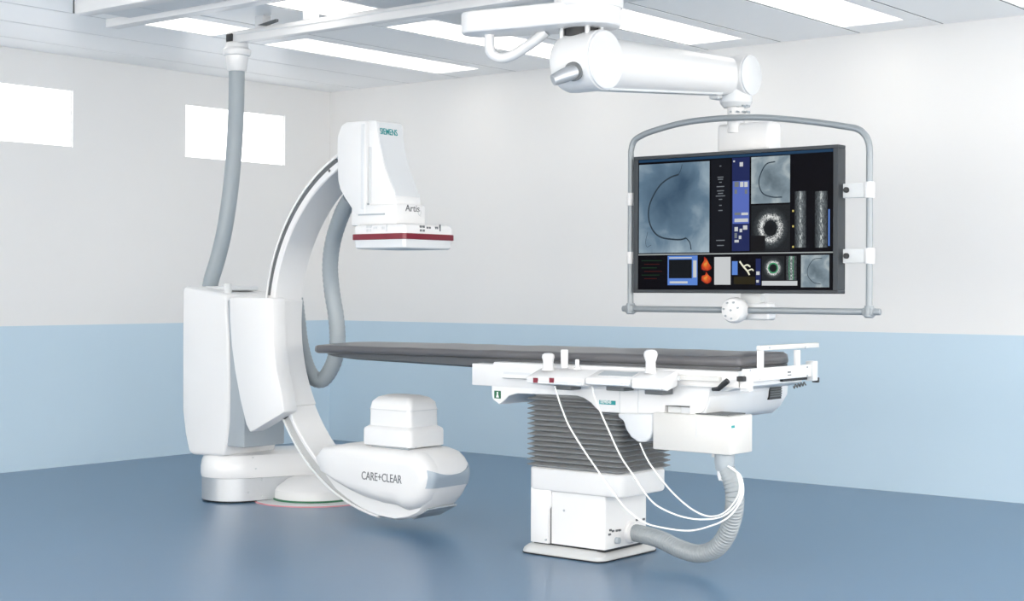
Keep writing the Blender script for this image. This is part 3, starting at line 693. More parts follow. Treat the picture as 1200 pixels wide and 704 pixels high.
mTop = flatc('screen_title_blue', (0.012, 0.045, 0.10)); mV = flatc('vessel_dark', (0.025, 0.04, 0.055)); mR = flatc('screen_dark_red', (0.05, 0.006, 0.005)); mDG = flatc('screen_dark_green', (0.006, 0.035, 0.012)); mOr = flatc('screen_cream', (0.75, 0.75, 0.6)); mDv = flatc('screen_divider', (0.35, 0.38, 0.38))
# title strip along the top
bm = new_bm(); vs = [bm.verts.new(p) for p in ((IX0+.003, YS-0.0006, IZ1-0.016), (IX1-.003, YS-0.0006, IZ1-0.016), (IX1-.003, YS-0.0006, IZ1-0.002), (IX0+.003, YS-0.0006, IZ1-0.002))]; bm.faces.new(vs); tag(obj('title_strip', bm, mTop, screen), 'dark blue strip along the top')
T = {}
zt = IZ1-0.018
tA = tile(749, 191, 831.5, 296, mA, 'large blue-grey x-ray picture of a curved vessel')
tile(833.5, 187, 856, 295, flatc('screen_near_black', (0.004, 0.005, 0.008)), 'black column of small text')
tile(858, 184.5, 878.5, 294, mB, 'navy control column'); tile(858.8, 212, 878, 262, mB2, 'brighter blue control block', 0.0006)
tB = tile(880.5, 183, 926, 238, mA2, 'upper right x-ray picture of a curved vessel'); tile(880.5, 240, 926, 294.5, mI, 'round ultrasound picture')
tile(880, 276, 897, 294, flatc('screen_inset', (0.006, 0.006, 0.007)), None, 0.0006)
tile(931.5, 224, 945, 290, mP, 'left strip of long ultrasound picture'); tile(955, 224, 970, 290, mP, 'right strip of long ultrasound picture')
tile(970.8, 245, 972.6, 288, mLB, None, 0.0006)
for v in (246, 264, 288): tile(928.6, v, 930.6, v+2.2, mY, None, 0.0006)
bm = new_bm(); zd = P(860, 297, y=YS).z; vs = [bm.verts.new(p) for p in ((IX0+.002, YS-0.001, zd-0.003), (IX1-.002, YS-0.001, zd-0.003), (IX1-.002, YS-0.001, zd+0.003), (IX0+.002, YS-0.001, zd+0.003))]; bm.faces.new(vs); tag(obj('divider_line', bm, mDv, screen), 'pale line between the upper and lower pictures')
# lower row
tile(782.5, 299.5, 817.5, 334, mLB, 'small blue program window'); tile(784, 304, 811, 326, flatc('screen_window_black', (0.004, 0.006, 0.008)), None, 0.0006); tile(784.5, 301.3, 811, 302.6, mW, None, 0.0006); tile(785, 329.5, 806, 332, mW, None, 0.0006); tile(812.5, 305, 816.5, 325, mW, None, 0.0006)
for i in range(6): tile(752+(i % 2)*3, 305+i*4.2, 776-(i % 3)*3, 305.8+i*4.2, mR if i % 2 else mDG, None, 0.0004)
tile(837.2, 301, 856.3, 333.5, mW, 'white page on the lower row'); 
tile(858, 306, 864.5, 322, mLB); tile(860, 324, 885, 333, flatc('screen_olive', (0.02, 0.016, 0.004)), None)
tile(885.8, 303, 891.5, 334, mB); 
tile(893, 300, 919.5, 328, mI, 'small round ultrasound picture with green ring'); tile(921, 300, 934, 328, mP); tile(893, 329, 934.5, 334.5, mW)
tile(938.8, 298.7, 972, 336.5, mA2, 'small x-ray picture at the lower right corner')
# text specks
random.seed(7)
for i in range(13):
    vv = [194, 207, 209.5, 213, 218, 223, 226, 229, 233, 240, 246, 281, 287][i]; w_ = [2, 7, 6, 3, 9, 8, 6, 11, 4, 3, 5, 10, 8][i]
    tile(844.5-w_/2, vv, 844.5+w_/2, vv+1.1, mK, None, 0.0006, name='text_line')
for u, v, w_, h_ in ((867, 190, 4, 5), (859.5, 188, 2, 2), (861, 213, 5, 6), (867.5, 213, 4, 6), (872.5, 213, 4, 6), (861, 222, 3, 5), (873, 222, 3, 5), (861, 249, 7, 3), (869, 249, 8, 3), (861, 256, 16, 4), (861, 266, 4, 5), (867, 268, 3, 4), (871, 264, 5, 5), (861, 273, 3, 6), (866, 276, 3, 4), (861, 281, 5, 3), (886.5, 318, 4, 4), (886.5, 328, 3, 3)):
    tile(u, v, u+w_, v+h_, mW if (u+v) % 3 else mK, None, 0.0010, name='screen_button')
# picture details drawn as thin ribbons on the screen
def ribbon(box_, pts, w_, m, name='vessel_line', lab=None, cyc=False, lift=0.0014):
    x0, z0, sx, sz = box_; pp = smooth_path([(x0+p[0]*sx, 0, z0+p[1]*sz) for p in pts], 6)
    bm = new_bm(); prev = None; fs = []
    for i, p in enumerate(pp):
        d = (pp[min(i+1, len(pp)-1)] - pp[max(i-1, 0)]).normalized(); n_ = Vector((-d.z, 0, d.x))
        k = w_*0.5
        a = bm.verts.new((p.x+n_.x*k, YS-lift, p.z+n_.z*k)); b = bm.verts.new((p.x-n_.x*k, YS-lift, p.z-n_.z*k))
        if prev: bm.faces.new((prev[0], prev[1], b, a))
        prev = (a, b)
    o = obj(name, bm, m, screen)
    if lab: o['label'] = lab
ves = [(0.57, 0.87), (0.45, 0.84), (0.32, 0.77), (0.22, 0.66), (0.155, 0.54), (0.14, 0.42), (0.17, 0.31), (0.24, 0.22), (0.34, 0.17), (0.48, 0.15), (0.60, 0.145), (0.68, 0.16)]
ribbon(tA, ves, 0.0085, mV, lab='dark curved vessel in the large x-ray picture')
ribbon(tA, [(0.68, 0.16), (0.73, 0.11), (0.75, 0.03)], 0.006, mV); ribbon(tA, [(0.62, 0.98), (0.60, 0.92), (0.57, 0.87)], 0.003, mV)
ribbon(tA, [(0.13, 0.24), (0.10, 0.13), (0.12, 0.07), (0.18, 0.09)], 0.002, mV)
ribbon(tB, [(0.62, 0.88), (0.4, 0.84), (0.26, 0.66), (0.2, 0.44), (0.3, 0.22), (0.55, 0.13), (0.8, 0.12)], 0.006, mV)
def boxof(px0, py0, px1, py1):
    a = P(px0, (py0+py1)/2, y=YS); b = P(px1, (py0+py1)/2, y=YS); z1 = P((px0+px1)/2, py0, y=YS).z; z0 = P((px0+px1)/2, py1, y=YS).z
    return (a.x, z0, b.x-a.x, z1-z0)
ribbon(boxof(938.8, 298.7, 972, 336.5), [(0.75, 0.9), (0.45, 0.86), (0.25, 0.6), (0.25, 0.35), (0.45, 0.15), (0.7, 0.1)], 0.003, mV)
circ = [(0.5+0.2*math.cos(a), 0.5+0.2*math.sin(a)) for a in [2*math.pi*i/12 for i in range(13)]]
ribbon(boxof(893, 300, 919.5, 328), circ, 0.006, mG, 'green_ring', 'green ring on the small ultrasound picture')
ribbon(boxof(921, 300, 934, 328), [(0.35, 0.0), (0.3, 0.5), (0.35, 1.0)], 0.003, mG, 'green_line'); ribbon(boxof(921, 300, 934, 328), [(0.7, 0.0), (0.65, 0.5), (0.7, 1.0)], 0.003, mG, 'green_line')
ribbon(boxof(866, 305, 884, 324), [(0.05, 0.95), (0.3, 0.62), (0.55, 0.35), (0.7, 0.1)], 0.009, mOr, 'organ_shape', 'pale yellow branching shape'); ribbon(boxof(866, 305, 884, 324), [(0.3, 0.62), (0.55, 0.72), (0.75, 0.6)], 0.008, mOr, 'organ_shape'); ribbon(boxof(866, 305, 884, 324), [(0.55, 0.35), (0.85, 0.45), (0.95, 0.35)], 0.007, mOr, 'organ_shape')
def blob(px, py, w_, h_, pts, lab):
    bx = boxof(px, py, px+w_, py+h_); bm = new_bm(); uvl = bm.loops.layers.uv.new('UVMap')
    pp = smooth_path([(p[0], 0, p[1]) for p in pts+[pts[0]]], 4)[:-1]
    f = bm.faces.new([bm.verts.new((bx[0]+p.x*bx[2], YS-0.0014, bx[1]+p.z*bx[3])) for p in pp])
    for l, p in zip(f.loops, pp): l[uvl].uv = (p.x, p.z)
    o = obj('heart_shape', bm, mH, screen); o['label'] = lab
blob(821.5, 301, 12.5, 16.5, [(0.1, 0.1), (0.05, 0.4), (0.3, 0.75), (0.3, 0.98), (0.5, 0.9), (0.75, 0.55), (1.0, 0.2), (0.6, 0.02)], 'orange red heart picture, upper')
blob(821.5, 318.5, 12.5, 14, [(0.05, 0.3), (0.1, 0.65), (0.4, 0.75), (0.5, 1.0), (0.7, 0.75), (0.98, 0.5), (0.9, 0.15), (0.5, 0.02)], 'orange red heart picture, lower')

# ================================================================== PATIENT TABLE
t = thing('patient_table', 'white adjustable patient table with grey bellows pedestal and long floating top', 'table', (5.08, -3.13, 0))
TB = t
def pl(u, v, y): q = P(u, v, y=y); return (q.x, q.z)
bm = new_bm(); loft(bm, [[(q[0], q[1], z) for q in rrect(4.815-g, 5.315+g, -3.365-g, -2.86+g, 0.05)] for g, z in ((0.0, 0.001), (0.002, 0.006))]); tag(obj('foot_gasket', bm, 'black', t), 'black gasket line on the floor')
bm = new_bm(); loft(bm, [[(q[0], q[1], z) for q in rrect(4.815-g, 5.315+g, -3.365-g, -2.86+g, 0.05)] for g, z in ((-0.002, 0.006), (0.0, 0.010), (-0.004, 0.026), (-0.02, 0.042), (-0.035, 0.050))]); obj('base_plate', bm, 'plate', t)
PXL, PXM, PXR = P(623, 600, y=-3.33).x, P(647.5, 600, y=-3.33).x, P(708.5, 600, y=-3.33).x
bm = new_bm(); box(bm, PXL+0.01, PXR-0.004, -3.322, -2.98, 0.048, 0.060); tag(obj('plinth_gap', bm, 'black', t), 'black gap above the base plate')
bm = new_bm(); loft(bm, [[(q[0], q[1], z) for q in rrect(PXL+0.005, PXR, -3.33, -2.97, 0.012)] for z in (0.060, 0.36)]); ped = obj('pedestal', bm, 'white', t)
bm = new_bm(); prism(bm, [(PXL+0.006, 0.058), (PXM-0.014, 0.058), (PXM-0.014, 0.225), (PXM-0.002, 0.245), (PXM-0.002, 0.33), (PXL+0.006, 0.33)], -3.345, -3.0, 0.003); obj('corner_cover', bm, 'white', ped)
bm = new_bm(); box(bm, PXM-0.012, PXM-0.005, -3.331, -3.325, 0.06, 0.31); tag(obj('panel_gap', bm, 'dark', ped), 'dark vertical panel gap')
bm = new_bm(); q = P(661, 598, y=-3.33); cyl(bm, (q.x, -3.332, q.z), (q.x, -3.32, q.z), 0.006, n=12); q = P(639.5, 632.5, y=-3.35); cyl(bm, (q.x, -3.352, q.z), (q.x, -3.34, q.z), 0.005, n=12); obj('screws', bm, 'mgrey', ped)
XC = 5.423
bm = new_bm(); loft(bm, [[(q[0], q[1], z) for q in rrect(PXL-0.008+g, XC-g, -3.352+g, -2.955-g, 0.04)] for g, z in ((0.012, 0.318), (0.004, 0.322), (0.0, 0.332), (0.0, 0.425), (0.012, 0.435))]); obj('collar', bm, 'white', t)
# connectors on the right face of the pedestal
bm = new_bm(); q = P(722, 633, x=PXR)
cyl(bm, (PXR-0.005, q.y, q.z), (PXR+0.02, q.y, q.z), 0.016, n=16, b=0.003); tag(obj('connector', bm, 'mgrey', ped), 'round grey cable connector')
for u, v in ((715, 621), (718, 622), (722.5, 621.5), (726, 621), (714, 626), (725, 631), (746, 609), (754, 608), (740, 624)):
    q = P(u, v, x=PXR); bm = new_bm(); box(bm, PXR-0.003, PXR+0.006, q.y-0.008, q.y+0.008, q.z-0.005, q.z+0.005, 0.001, 1); tag(obj('socket_port', bm, 'dark', ped), 'small dark port')
q = P(742, 623, x=PXR); HY, HZ = q.y, q.z
HY = -3.06
hz0 = P(745, 624, x=PXR+0.03); HY = hz0.y; HZ = hz0.z
bm = new_bm(); lathe(bm, [(0.056, -0.02), (0.056, 0.006), (0.050, 0.012), (0.050, 0.03)], (PXR, HY, HZ), 32, 'x'); obj('hose_flange', bm, 'white', ped)
# bellows
bm = new_bm(); secs = []
npl = 14; zb0, zb1 = 0.430, 0.780
bx0, bx1, by0, by1 = PXL-0.012, XC+0.014, -3.372, -2.93
for i in range(npl):
    z = zb0 + (zb1-zb0)*i/npl; dzp = (zb1-zb0)/npl; tp = 0.0
    for g, f in ((0.030, 0.0), (0.024, 0.12), (0.0, 0.46), (0.0, 0.56), (0.024, 0.9)):
        secs.append([(q[0], q[1], z+dzp*f) for q in rrect(bx0+g+tp, bx1-g-tp, by0+g+tp, by1-g-tp, 0.03)])
secs.append([(q[0], q[1], zb1) for q in rrect(bx0+0.03, bx1-0.03, by0+0.03, by1-0.03, 0.03)])
secs.append([(q[0], q[1], 0.86) for q in rrect(bx0+0.03, bx1-0.03, by0+0.03, by1-0.03, 0.03)])
loft(bm, secs); tag(obj('bellows', bm, 'bellow', t, ang=25), 'grey pleated bellows')
# under-carriage, arched skirt
YK = -3.40; YK2 = -2.80
ck = [(576, 440), (576, 462), (577.5, 468), (585.5, 474), (590, 470), (596, 464), (606, 461), (622, 461.5), (650, 462.5), (676, 463.5), (684, 466), (692, 471.5), (698, 478), (703, 482.5),
      (720, 483.5), (778, 486), (779, 475), (808, 475.5), (808, 487.5), (816, 488.5), (824, 481), (829, 471), (832, 457), (832, 440)]
bm = new_bm(); prism(bm, [pl(u, v, YK) for u, v in ck], YK, YK2, 0.003, 1, ang=35); under = obj('arched_skirt', bm, 'white', t, ang=40)
bm = new_bm(); a = pl(780, 473, YK); b = pl(808, 486, YK); box(bm, a[0], b[0], YK+0.02, YK+0.2, b[1], a[1]); tag(obj('slot_panel', bm, 'lgrey', under), 'grey panel in the slot')
bm = new_bm(); a = pl(780, 475, YK); b = pl(808, 477.5, YK); box(bm, a[0], b[0], YK+0.005, YK+0.03, b[1], a[1]); tag(obj('slot_gap', bm, 'black', under), 'black slot')
bm = new_bm(); a = pl(727, 455, YK); b = pl(727, 484, YK)
for u in (726.5, 748): 
    x_ = pl(u, 460, YK)[0]; box(bm, x_-0.002, x_+0.002, YK-0.0012, YK+0.001, b[1], a[1])
obj('panel_seams', bm, 'lgrey', under)
# belly housing towards the foot end: profile in xz, continues along y
xr0 = pl(832, 457, YK)[0]
bl_ = [(xr0-0.16, 0.868), (xr0-0.02, 0.868), (xr0-0.003, 0.85), (xr0-0.008, 0.80), (xr0-0.03, 0.745), (xr0-0.065, 0.71), (xr0-0.16, 0.70)]
bl_ = [(p[0]-0.002, p[1]) for p in bl_]
yb1 = P(925, 460, x=xr0).y
bm = new_bm(); prism(bm, bl_, YK+0.012, yb1, 0.004, 2, ang=50)
for v in bm.verts:
    if v.co.y > yb1-0.02 and v.co.z < 0.8: v.co.y -= 0.05*(0.8-v.co.z)/0.1
belly = tag(obj('belly_housing', bm, 'cool', t, ang=50), 'rounded pale blue-grey belly housing')
a = P(903, 449, x=xr0); b = P(915, 467, x=xr0)
bm = new_bm(); box(bm, xr0-0.05, xr0-0.004, a.y-0.003, b.y+0.012, b.z, a.z+0.003); tag(obj('vent_recess', bm, 'black', belly), 'black vent recess')
bm = new_bm()
for i in range(7):
    z = b.z + (a.z-b.z)*i/7; f = max(0, (0.80-z))*0.5
    box(bm, xr0-0.03, xr0+0.0015-f, a.y, b.y+0.01, z, z+(a.z-b.z)/7*0.55)
tag(obj('vent_grille', bm, 'dark', belly), 'dark vent grille')
bm = new_bm(); cp = [P(876+2.2*i, 481+2.5*math.sin(i*1.9)-0.3*i, x=xr0-0.10-0.02*math.cos(i*1.9)) for i in range(12)]; sweep(bm, smooth_path(cp, 4), 0.007, 8); tag(obj('coiled_cable', bm, 'dark', t), 'dark coiled cable under the belly')
# long frame below the top
a = pl(553.5, 425.5, -3.40); b = pl(553.5, 451, -3.40)
fx1 = pl(866, 434, -3.40)[0]
bm = new_bm(); prism(bm, [(a[0], b[1]), (a[0], a[1]), (pl(578, 425, -3.4)[0], a[1]), (pl(579, 424, -3.4)[0], a[1]+0.012), (fx1, a[1]+0.012), (fx1, 0.875), (fx1-0.06, 0.855), (pl(832, 450, YK)[0], b[1]+0.045), (pl(640, 450, YK)[0], b[1])], -3.4025, -2.82, 0.004, 2); fr = obj('top_carriage', bm, 'white', t)
FZ = a[1]+0.012
def rbar(name, u0, v0, u1, v1, y0, y1, m, par, b=0.002, lab=None):
    a = pl(u0, v0, y0); c = pl(u1, v1, y0); bb = new_bm(); box(bb, a[0], c[0], y0, y1, min(a[1], c[1]), max(a[1], c[1]), b, 1); o = obj(name, bb, m, par)
    if lab: o['label'] = lab
    return o
rbar('slot_shade', 590, 435, 622, 440, -3.403, -3.39, 'cool', fr); rbar('side_rail', 588, 443, 668, 446.5, -3.425, -3.40, 'steel', t, lab='steel accessory rail, left')  # slot patch is flush, its darker white painting the slot's shade
rbar('side_rail', 779, 438.5, 843, 447.5, -3.425, -3.405, 'warm', t, lab='cream accessory rail, right'); rbar('side_ledge', 796, 451, 874, 455.5, -3.43, -3.39, 'white', t)
rbar('rail_end', 783, 440, 796, 446, -3.432, -3.42, 'lgrey', t)
# black clamp lever at the right
bm = new_bm(); sweep(bm, [P(853, 446, y=-3.45), P(848, 450, y=-3.45), P(842, 455.5, y=-3.45), P(835, 456, y=-3.45)], [0.013, 0.013, 0.011, 0.008], 10); tag(obj('clamp_lever', bm, 'black', t), 'black clamp lever')
rbar('clamp_block', 863, 441, 871, 447, -3.43, -3.38, 'black', t, lab='black clamp block'); rbar('clamp_plate', 865, 435, 871, 441, -3.42, -3.38, 'lgrey', t); rbar('end_bracket', 867, 438, 878, 459, -3.405, -3.37, 'white', t)
# tabletop (carbon) and mattress
def zx(u, v): return pl(u, v, -3.3)
def top_sec(x, w_, z0, z1): return [(x, -3.11-w_, z0+0.01), (x, -3.11-w_, z1), (x, -3.11+w_, z1), (x, -3.11+w_, z0+0.01), (x, -3.11+w_-0.03, z0), (x, -3.11-w_+0.03, z0)]
bm = new_bm(); loft(bm, [top_sec(3.33, 0.14, 0.928, 0.938), top_sec(3.42, 0.17, 0.922, 0.943), top_sec(3.60, 0.19, 0.914, 0.950), top_sec(4.3, 0.205, 0.905, 0.952), top_sec(4.6, 0.21, 0.90, 0.953), top_sec(5.2, 0.215, 0.93, 0.958), top_sec(6.05, 0.215, 0.935, 0.960)])
tag(obj('tabletop', bm, 'carbon', t), 'long thin dark carbon tabletop')
# foot-end crossbar and handle rail (run along y)
XP = P(880, 440, y=-3.36).x
ya, yb = P(878, 440, x=XP).y, P(953, 433, x=XP).y
za, zb = P(915, 429.5, x=XP).z, P(915, 444.5, x=XP).z
bm = new_bm(); box(bm, XP-0.02, XP, ya-0.03, yb, zb, za, 0.003); cb = obj('end_crossbar', bm, 'white', t)
for u in (879, 892, 934.5, 946):
    for v in (434 if u < 900 else 430, 444 if u < 900 else 440):
        q = P(u, v, x=XP); bm = new_bm(); cyl(bm, (XP-0.002, q.y, q.z), (XP+0.003, q.y, q.z), 0.005, n=10); obj('screw', bm, 'mgrey', cb)
p_ = P(923, 437, x=XP); 
bm = new_bm(); box(bm, XP-0.001, XP+0.001, p_.y, p_.y+0.03, p_.z, p_.z+0.008); box(bm, XP-0.001, XP+0.001, p_.y, p_.y+0.035, p_.z-0.012, p_.z-0.007); obj('label_print', bm, 'ink', cb)
for u in (892, 935):
    q = P(u, 430, x=XP); zt_ = P(u, 410, x=XP).z; bm = new_bm(); box(bm, XP-0.014, XP+0.006, q.y-0.016, q.y+0.016, zb+0.005, zt_, 0.003); obj('handle_post', bm, 'white', cb)
y0_, y1_ = P(889, 409, x=XP).y, P(957, 403, x=XP).y; z0_ = P(920, 409, x=XP).z; z1_ = P(920, 403.3, x=XP).z
bm = new_bm(); box(bm, XP-0.012, XP+0.014, y0_, y1_, z0_, z1_, 0.003); hr = tag(obj('foot_rail', bm, 'warm', t), 'flat cream handle rail over the foot end')
for u in (902, 944):
    q = P(u, 407, x=XP+0.014); bm = new_bm(); cyl(bm, (XP+0.012, q.y, q.z), (XP+0.016, q.y, q.z), 0.006, n=10); obj('screw', bm, 'mgrey', hr)
bm = new_bm(); box(bm, XP-0.03, XP+0.01, yb-0.02, yb+0.03, zb-0.02, za+0.015, 0.004); tag(obj('corner_bracket', bm, 'lgrey', cb), 'grey far corner bracket')
bm = new_bm(); q = P(957, 445, x=XP); box(bm, XP-0.02, XP+0.01, q.y-0.01, q.y+0.012, q.z-0.012, q.z+0.012, 0.003); tag(obj('corner_stop', bm, 'black', cb), 'black corner stop')
bm = new_bm(); a = P(918, 447, x=XP-0.02); b = P(947, 450, x=XP-0.02); box(bm, XP-0.05, XP-0.02, a.y, b.y, zb-0.014, zb+0.004); tag(obj('underside_strip', bm, 'black', t), 'black strip under the crossbar')
bm = new_bm(); cp = [P(930+1.1*i, 453-0.3*i+2.2*math.sin(i*2.1), x=XP-0.05-0.012*math.cos(i*2.1)) for i in range(14)]; sweep(bm, smooth_path(cp, 4), 0.0035, 6); tag(obj('coiled_cable', bm, 'dark', t), 'thin dark coiled cable at the foot end')
# link from the carriage to the crossbar
bm = new_bm(); box(bm, fx1-0.02, XP-0.02, -3.36, -2.86, 0.90, 0.933, 0.003); obj('end_slide', bm, 'cool', t)
# drive box and drop cover
YX = -3.43
bx = pl(765, 488, YX); bx2 = pl(855, 533, YX); byy = P(882, 500, x=bx2[0]).y
zt_, zb_ = pl(855, 488.5, YX)[1], pl(855, 533.5, YX)[1]
bm = new_bm(); box(bm, bx[0], bx2[0], YX, byy, zb_, zt_, 0.006); dbx = tag(obj('drive_box', bm, 'warm', t), 'cream rectangular drive box')
x_ = pl(816, 500, YX)[0]; bm = new_bm(); box(bm, x_-0.0015, x_+0.0015, YX-0.001, YX+0.002, zb_+0.07, zt_-0.01); obj('seam', bm, 'lgrey', dbx)
q = P(859, 500, x=bx2[0]); bm = new_bm(); box(bm, bx2[0]-0.001, bx2[0]+0.0012, q.y-0.014, q.y+0.014, q.z-0.005, q.z+0.006); tag(obj('badge', bm, 'teal', dbx), 'tiny teal badge')
bm = new_bm(); a = pl(818, 483, YX+0.05); box(bm, a[0], a[0]+0.17, YX+0.03, byy-0.02, zt_-0.001, zt_+0.006); tag(obj('shadow_gap', bm, 'dark', dbx), 'dark gap on top of the drive box')
bm = new_bm(); lt = [(723.5, 484), (724, 489), (730, 493), (733, 503), (739, 512), (747, 518), (757, 518), (762, 513), (765, 505), (766, 484)]
prism(bm, [pl(u, v, -3.42) for u, v in lt], -3.42, -3.32, 0.014, 3); obj('drop_cover', bm, 'cool', t)
# hose cup and corrugated hose
hx = P(849, 540, y=-3.36)
bm = new_bm(); lathe(bm, [(0.030, -0.075), (0.040, -0.06), (0.045, -0.03), (0.045, 0.02)], (hx.x, hx.y, zb_-0.01), 28); tag(obj('hose_cup', bm, 'mgrey', t), 'smoky grey hose cup')
bm = new_bm(); lathe(bm, [(0.026, -0.11), (0.032, -0.09), (0.034, -0.06)], (hx.x, hx.y, zb_-0.012), 20); box(bm, hx.x-0.055, hx.x-0.02, hx.y-0.02, hx.y+0.01, zb_-0.02, zb_-0.001); obj('hose_nozzle', bm, 'white', t)
hp = [(745, 624, HY), (757, 627, None), (775, 632.5, None), (797, 643, None), (818, 648.5, None), (838, 643, None), (851, 627, None), (859, 604, None), (861, 582, None), (857, 563, None), (851.5, 550, None)]
n_ = len(hp); pts = []
for i, (u, v, _) in enumerate(hp):
    f = min(1, i/(n_-3)); y = HY + (-3.36-HY)*f; pts.append(P(u, v, y=y))
pts[0] = Vector((PXR+0.02, HY, HZ))
pp = smooth_path(pts, 26)
# even spacing for the ribs
L = [0]; 
for i in range(1, len(pp)): L.append(L[-1]+(pp[i]-pp[i-1]).length)
N = int(L[-1]/0.0042); ev = []; j = 0
for i in range(N+1):
    s = L[-1]*i/N
    while j < len(L)-2 and L[j+1] < s: j += 1
    ev.append(pp[j].lerp(pp[j+1], (s-L[j])/max(1e-9, L[j+1]-L[j])))
rr = [0.0385 + (0.0045, 0.0045, 0.0, -0.001)[i % 4]*min(1, (len(ev)-i)/30) for i in range(len(ev))]
bm = new_bm(); sweep(bm, ev, rr, 20); tag(obj('corrugated_hose', bm, 'clear', t, ang=40), 'grey corrugated hose looping to the pedestal')
# stickers
text_par = under
a = pl(702.5, 468.5, YK); b = pl(721.5, 474.5, YK); bm = new_bm(); box(bm, a[0], b[0], YK-0.0014, YK+0.001, b[1], a[1]); bd = tag(obj('badge', bm, 'teal', under), 'teal badge with white letters')
text_obj('lettering', 'SIEMENS', (a[0]+0.006, YK-0.0018, b[1]+0.0055), EX, EZ, 0.019, 'paper', under, squeeze=0.90, bold=0.0003, depth=0.0006)
a = pl(579.5, 457.5, YK); b = pl(587, 467, YK); bm = new_bm(); box(bm, a[0], b[0], YK-0.0014, YK+0.001, b[1], a[1]); tag(obj('green_sign', bm, 'green', under), 'small green sign with white figure')
cx_, cz_ = (a[0]+b[0])/2, (a[1]+b[1])/2; bm = new_bm()
prism(bm, [(cx_-0.009, cz_-0.014), (cx_+0.009, cz_-0.014), (cx_+0.003, cz_+0.004), (cx_-0.003, cz_+0.004)], YK-0.0022, YK-0.0013); lathe(bm, [(0.005, YK-0.0022), (0.005, YK-0.0013)], (cx_, 0, cz_+0.009), 12, 'y'); obj('sign_figure', bm, 'paper', under)

# mattress on the tabletop
bm = new_bm()
def msec(x, w_, z0, z1):
    r = min(0.022, (z1-z0)*0.45); o = []
    for yy, zz in ((-w_, z0+r*0.4), (-w_-0.002, (z0+z1)/2), (-w_+0.002, z1-r*0.3), (-w_+0.012, z1-r*0.04), (-w_+0.05, z1), (0, z1+0.002), (w_-0.06, z1), (w_-0.024, z1-r*0.12), (w_-0.006, z1-r*0.45), (w_+0.002, (z0+z1)/2), (w_, z0+r*0.4), (w_-0.01, z0), (-w_+0.01, z0)):
        o.append((x, -3.11+yy*1.04, zz + 0.012*max(0, (yy+0.18))/0.36*(1 if zz > (z0+z1)/2+0.001 else 0)))
    return o
ms = [(3.262, 0.15, 0.950, 0.976), (3.268, 0.165, 0.945, 0.984), (3.30, 0.18, 0.942, 0.988), (3.42, 0.198, 0.946, 0.991), (3.70, 0.213, 0.951, 0.992)]
x = 3.9; k = 0
while x < 6.03:
    f = (x-3.9)/2.13; ms.append((x, 0.22 + 0.002*math.sin(k*2.3), 0.953+0.006*f, 0.993 + 0.014*f + 0.0025*math.sin(k*1.7)*math.cos(k*0.6))); x += 0.12; k += 1
ms += [(6.035, 0.22, 0.9605, 1.006), (6.05, 0.214, 0.962, 0.998), (6.056, 0.20, 0.966, 0.985)]
loft(bm, [msec(*m_) for m_ in ms]); mt = tag(obj('mattress', bm, 'pad', None, ang=60), 'long thin grey vinyl mattress lying on the patient table', 'mattress')
bm = new_bm(); sweep(bm, smooth_path([(m_[0], -3.11-m_[1]-0.001, m_[2]+0.014) for m_ in ms[2:-2]], 2), 0.0022, 6); obj('piping', bm, 'pad', mt)

TABLE = t
# ================================================================== CONTROL CONSOLES on the near rail
YA, YZ = -3.56, -3.412
def console(name, label, u0, u1, vt, vf, vb, extra=None):
    """u0..u1 along the rail; vt top at the back edge, vf top of the front face, vb its bottom"""
    x0 = P(u0, vf, y=YA).x; x1 = P(u1, vf, y=YA).x
    zt_ = P((u0+u1)/2, vt, y=YZ-0.02).z; zf = P((u0+u1)/2, vf, y=YA).z; zb_ = P((u0+u1)/2, vb, y=YA).z
    t = thing(name, label, 'control console', ((x0+x1)/2, (YA+YZ)/2, zb_))
    bm = new_bm(); prism(bm, [(YA+0.004, zb_+0.012), (YA, zf-0.012), (YA+0.01, zf), (YZ-0.03, zt_), (YZ-0.012, zt_), (YZ-0.012, zb_+0.02), (YA+0.05, zb_)], x0, x1, 0.005, 2, axis='x')
    body = obj('body', bm, 'white', t)
    bm = new_bm(); box(bm, x0+0.004, x1-0.004, YA-0.0015, YA+0.03, zb_+0.008, zf-0.018, 0.003, 1); tag(obj('front_strip', bm, 'cool', t), 'pale grey front strip')
    bm = new_bm(); box(bm, (x0+x1)/2-0.05, (x0+x1)/2+0.05, YA+0.06, YZ-0.002, zb_-0.02, zb_+0.012, 0.003, 1); tag(obj('rail_clamp', bm, 'dark', t), 'dark clamp under the console')
    return t, body, x0, x1, zt_, zf, zb_
def mushroom(u, vtop, vbase, r, par, stem, m='white', y=-3.47):
    a = P(u, vbase, y=y); b = P(u, vtop, y=y); h = b.z-a.z
    bm = new_bm(); lathe(bm, [(stem*1.25, -0.004), (stem, 0.01), (stem*0.95, h*0.45), (r*0.9, h*0.62), (r, h*0.75), (r*0.92, h*0.9), (r*0.6, h*0.985), (r*0.2, h)], (a.x, y, a.z), 24)
    return obj('joystick', bm, m, par)
def cable(par, pts, ys, lab=None, r=0.0042):
    n_ = len(pts); pp = [P(u, v, y=ys[0] + (ys[1]-ys[0])*(i/(n_-1))**1.0) for i, (u, v) in enumerate(pts)]
    bm = new_bm(); sweep(bm, smooth_path(pp, 8), r, 8); return tag(obj('cable', bm, 'cable', par), lab or 'thin white cable')
c1, b1, x0, x1, zt_, zf, zb_ = console('control_console', 'left white control console on the table rail, two red tags on its front', 616.5, 684, 431.5, 442, 452.5)
mushroom(642.5, 413.5, 433, 0.031, c1, 0.027); 
a = P(661.5, 431, y=-3.46); b = P(661.5, 409.3, y=-3.46); bm = new_bm(); cyl(bm, (a.x, a.y, a.z), (a.x, a.y, b.z), 0.018, b=0.004); obj('lever', bm, 'white', c1)
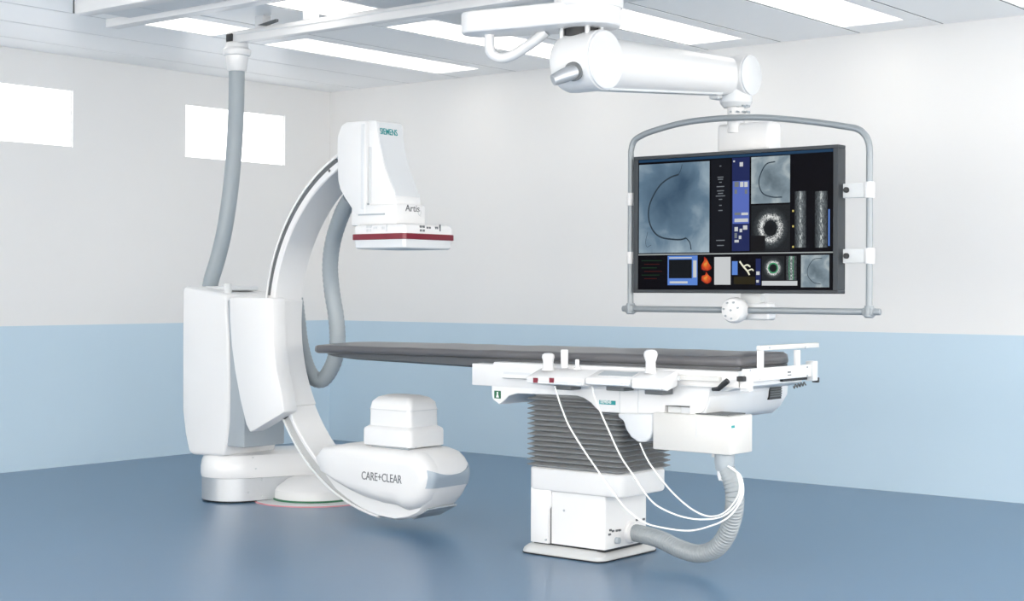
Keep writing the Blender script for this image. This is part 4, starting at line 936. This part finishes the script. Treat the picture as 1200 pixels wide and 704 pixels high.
a = P(676.5, 432, y=-3.47); b = P(676.5, 421, y=-3.47); bm = new_bm(); cyl(bm, (a.x, a.y, a.z), (a.x, a.y, b.z), 0.010, b=0.003); cyl(bm, (a.x, a.y, a.z-0.004), (a.x, a.y, a.z+0.006), 0.018, b=0.002); obj('small_lever', bm, 'white', c1)
for u in (627.8, 646.6):
    a = P(u-2.6, 442.5, y=YA); b = P(u+2.6, 448.5, y=YA); bm = new_bm(); box(bm, a.x, b.x, YA-0.004, YA+0.002, b.z, a.z, 0.001, 1); tag(obj('red_tag', bm, 'red', c1), 'dark red tag')
cable(c1, [(650, 452), (653, 462), (659, 480), (667.5, 500), (684, 527), (701, 551.7), (717, 575), (734, 596), (755, 612), (781, 619), (810, 621.5), (836, 615), (852, 607), (864, 594), (871, 577), (868, 558), (858, 549)], (-3.53, -3.42))
c2, b2, x0, x1, zt_, zf, zb_ = console('control_console', 'middle white console with flat grey touch screen on the table rail', 685.5, 738, 433, 443.5, 453.5)
a = P(707, 432.5, y=YZ-0.03); 
bm = new_bm(); f0 = (zf-zt_)/((YA+0.01)-(YZ-0.03))
yy0, yy1 = YA+0.045, YZ-0.05
zz = lambda y: zf + (zt_-zf)*((y-(YA+0.01))/((YZ-0.03)-(YA+0.01)))
vs = [(x0+0.04, yy0, zz(yy0)+0.0015), (x1-0.02, yy0, zz(yy0)+0.0015), (x1-0.02, yy1, zz(yy1)+0.0015), (x0+0.04, yy1, zz(yy1)+0.0015)]
loft(bm, [[Vector(v)-Vector((0, 0, 0.003)) for v in vs], vs]); tag(obj('touch_screen', bm, 'mgrey', c2), 'flat grey touch screen')
cable(c2, [(694, 453), (697, 465), (704, 483), (711.5, 500), (727, 533.6), (742.5, 557), (757, 579), (771, 593), (797, 604.6), (822.6, 608.5), (846, 605), (862, 592), (869, 574), (866, 557), (856, 548)], (-3.52, -3.40))
c3, b3, x0, x1, zt_, zf, zb_ = console('control_console', 'right white control console with one tall round-headed joystick', 739.5, 775, 433, 444, 458)
mushroom(762.5, 409.3, 436, 0.032, c3, 0.024)
cable(TB, [(750, 519), (757, 535), (765.7, 549), (786.4, 575), (809.6, 595.6), (830, 604.7), (848, 601), (862, 586), (867, 570), (862, 552), (853, 546)], (-3.40, -3.40))
